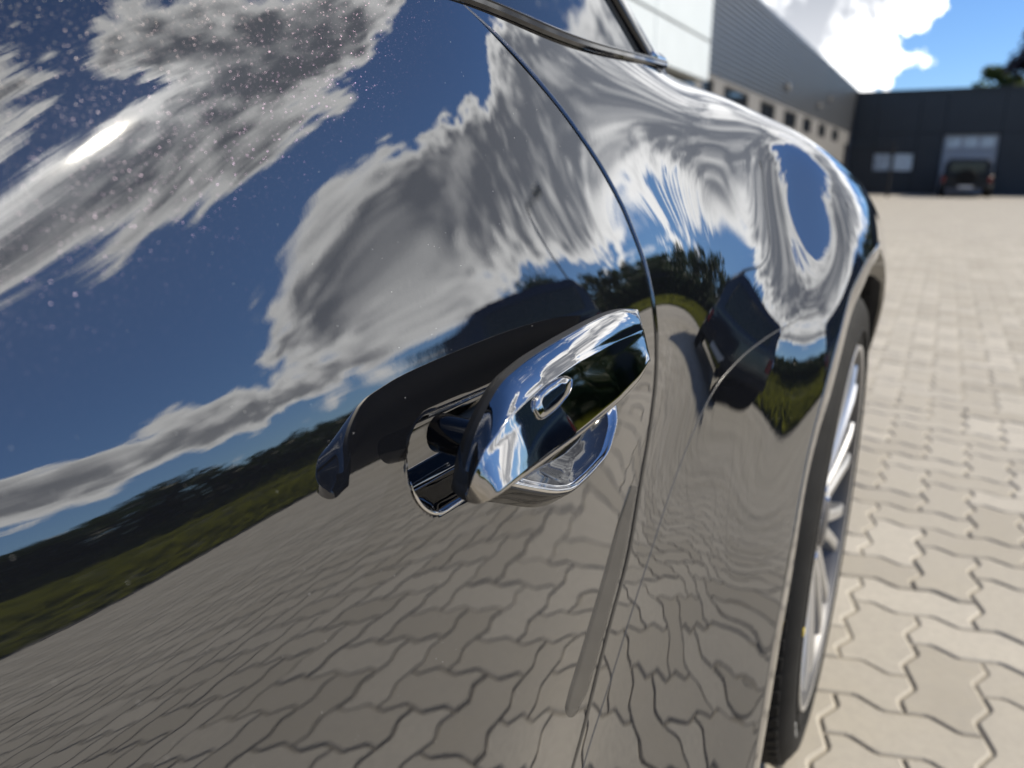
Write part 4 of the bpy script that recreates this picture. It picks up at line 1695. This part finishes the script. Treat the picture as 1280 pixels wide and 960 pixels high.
def tree(name, x, y, z0, h, rad, leaf, label, seed, cat='tree', group=None, leaves=1500, conifer=False, trunk=0.25, big=1.8, acc=None):
    rg = np.random.default_rng(seed)
    if acc is None:
        T = empty(name, (x, y, z0))
        tag(T, label, cat, group)
    b = MB()
    b.tube([(0, 0, -0.1), (0.03 * h * rg.normal() * 0.3, 0, h * 0.3), (0.05, 0.04, h * 0.62)], [0.035 * h ** 0.8, 0.025 * h ** 0.8, 0.008 * h], 8)
    limbs = []
    for k in range(7):
        a = k * 2.4 + rg.random()
        zz = h * (trunk + 0.45 * rg.random())
        e = (rad * 0.6 * math.cos(a), rad * 0.6 * math.sin(a), zz + h * 0.2 * rg.random())
        b.tube([(0, 0, zz - 0.08 * h), (e[0] * 0.5, e[1] * 0.5, zz + 0.02 * h), e], [0.012 * h ** 0.8, 0.008 * h ** 0.8, 0.003 * h], 6)
    if acc is None:
        o = b.build('trunk', M_BARK, None, True)
        o.parent = T
    # clumps of leaf faces
    nc = 46
    cl = []
    for k in range(nc):
        t_ = rg.random()
        zz = h * (trunk + (1 - trunk) * t_)
        if conifer:
            rr = rad * (1 - t_) ** 0.9 + 0.05
        else:
            rr = rad * math.sqrt(max(0.02, 1 - (1.7 * t_ - 0.75) ** 2)) * (0.55 + 0.5 * rg.random())
        a = rg.random() * 6.283
        q = rr * math.sqrt(rg.random())
        cl.append((q * math.cos(a), q * math.sin(a), zz, 0.16 * rad + 0.16 * rad * rg.random()))
    cl = np.array(cl)
    idx = rg.integers(0, nc, leaves)
    d = rg.normal(0, 1, (leaves, 3))
    d /= np.linalg.norm(d, axis=1, keepdims=True)
    p = cl[idx, :3] + d * cl[idx, 3:4] * rg.random((leaves, 1)) ** 0.4 * np.array([1.25, 1.25, 0.85])
    s = (0.035 + 0.035 * rg.random(leaves)) * (0.6 + 0.12 * h) * big
    u_ = rg.normal(0, 1, (leaves, 3))
    u_ /= np.linalg.norm(u_, axis=1, keepdims=True)
    w_ = np.cross(u_, rg.normal(0, 1, (leaves, 3)))
    w_ /= np.linalg.norm(w_, axis=1, keepdims=True)
    v = np.stack([p - u_ * s[:, None], p + w_ * s[:, None] * 0.6, p + u_ * s[:, None] * 1.1, p - w_ * s[:, None] * 0.6], 1).reshape(-1, 3)
    f = [(4 * i, 4 * i + 1, 4 * i + 2, 4 * i + 3) for i in range(leaves)]
    if acc is not None:                 # one of many that read as a single mass
        acc.append(v + np.array([x, y, z0]))
        return None
    c = mesh('crown', v, f, leaf, None, False)
    c.parent = T
    return T


def mass(name, acc, leaf, label, cat):
    v = np.concatenate(acc)
    o = mesh(name, v, [(k, k + 1, k + 2, k + 3) for k in range(0, len(v), 4)], leaf, None, False)
    tag(o, label, cat, kind='stuff')


def hedge_row():
    rg = np.random.default_rng(21)
    # scrub and wood along the bank, mirrored in the paint as one dark band
    acc = []
    k = 0
    for y in np.arange(-14, 60, 1.0):
        x = EDGE_X + 8.0 + rg.normal(0, 0.7)
        h = 1.0 + 0.35 * rg.random() + (0.35 if rg.random() > 0.8 else 0) + 0.085 * max(0, y - 17)
        tree('shrub', x, y, 0.85, h, 1.15 + 0.3 * rg.random(), M_LEAF, '', 100 + k, leaves=1700, trunk=0.03, big=2.4, acc=acc)
        k += 1
    mass('scrub', acc, M_LEAF, 'dense dark green scrub along the top of the grass bank', 'scrub')
    acc = []
    k = 0
    for y in np.arange(25, 95, 3.0):
        x = EDGE_X + 12.5 + rg.normal(0, 1.0)
        h = 2.8 + 1.2 * rg.random() + 0.06 * y
        tree('tree', x, y + rg.normal(0, 0.8), 0.9, h, 2.2 + 0.6 * rg.random(), M_LEAF, '', 300 + k, leaves=3800, conifer=rg.random() > 0.8, trunk=0.12, acc=acc)
        k += 1
    mass('woodland', acc, M_LEAF, 'dark wood rising behind the scrub opposite the car', 'wood')
    for k, (x, y, h, lab) in enumerate(((15.2, 27.6, 4.6, 'taller pointed conifer standing before the dark wood'), (14.6, 25.2, 3.8, 'shorter pointed conifer standing before the dark wood'))):
        tree('conifer', x, y, 0.9, h, 0.8, M_LEAF, lab, 700 + k, leaves=1800, conifer=True, trunk=0.08, group='conifers before the wood')


hedge_row()
# trees that look over the far building
tree('purple_beech', 4.3, FAR + 14, 0, 8.9, 3.0, M_PURPLE, 'dark purple-leaved tree rising above the far building at the right', 501, leaves=9000, trunk=0.2)
tree('green_tree', 1.9, FAR + 16, 0, 7.0, 1.8, M_LEAF2, 'green tree just showing over the far roof beside the purple tree', 502, leaves=6000, trunk=0.2)
tree('low_tree', -1.4, FAR + 18, 0, 5.6, 2.0, M_LEAF, 'low dark tree barely topping the far roof', 503, leaves=2600, trunk=0.2)


def lamp_post():
    L = empty('lamp_post', (7.95, 11.9, 0.05))
    tag(L, 'slim galvanised lamp post with short arm beside the grass bank', 'lamp post')
    o = MB().tube([(0, 0, -0.1), (0, 0, 2.0), (0, 0, 4.05)], [0.06, 0.05, 0.035], 14).build('post', M_STEEL, None, True, 50)
    o.parent = L
    o = MB().tube([(0, 0, 4.0), (-0.05, -0.05, 4.12), (-0.62, 0.25, 4.22)], [0.033, 0.033, 0.028], 12).build('arm', M_STEEL, None, True, 50)
    o.parent = L
    o = MB().bevbox(-1.05, -0.55, 0.16, 0.34, 4.18, 4.27, 0.02).build('lamp_head', M_STEEL)
    o.parent = L


lamp_post()
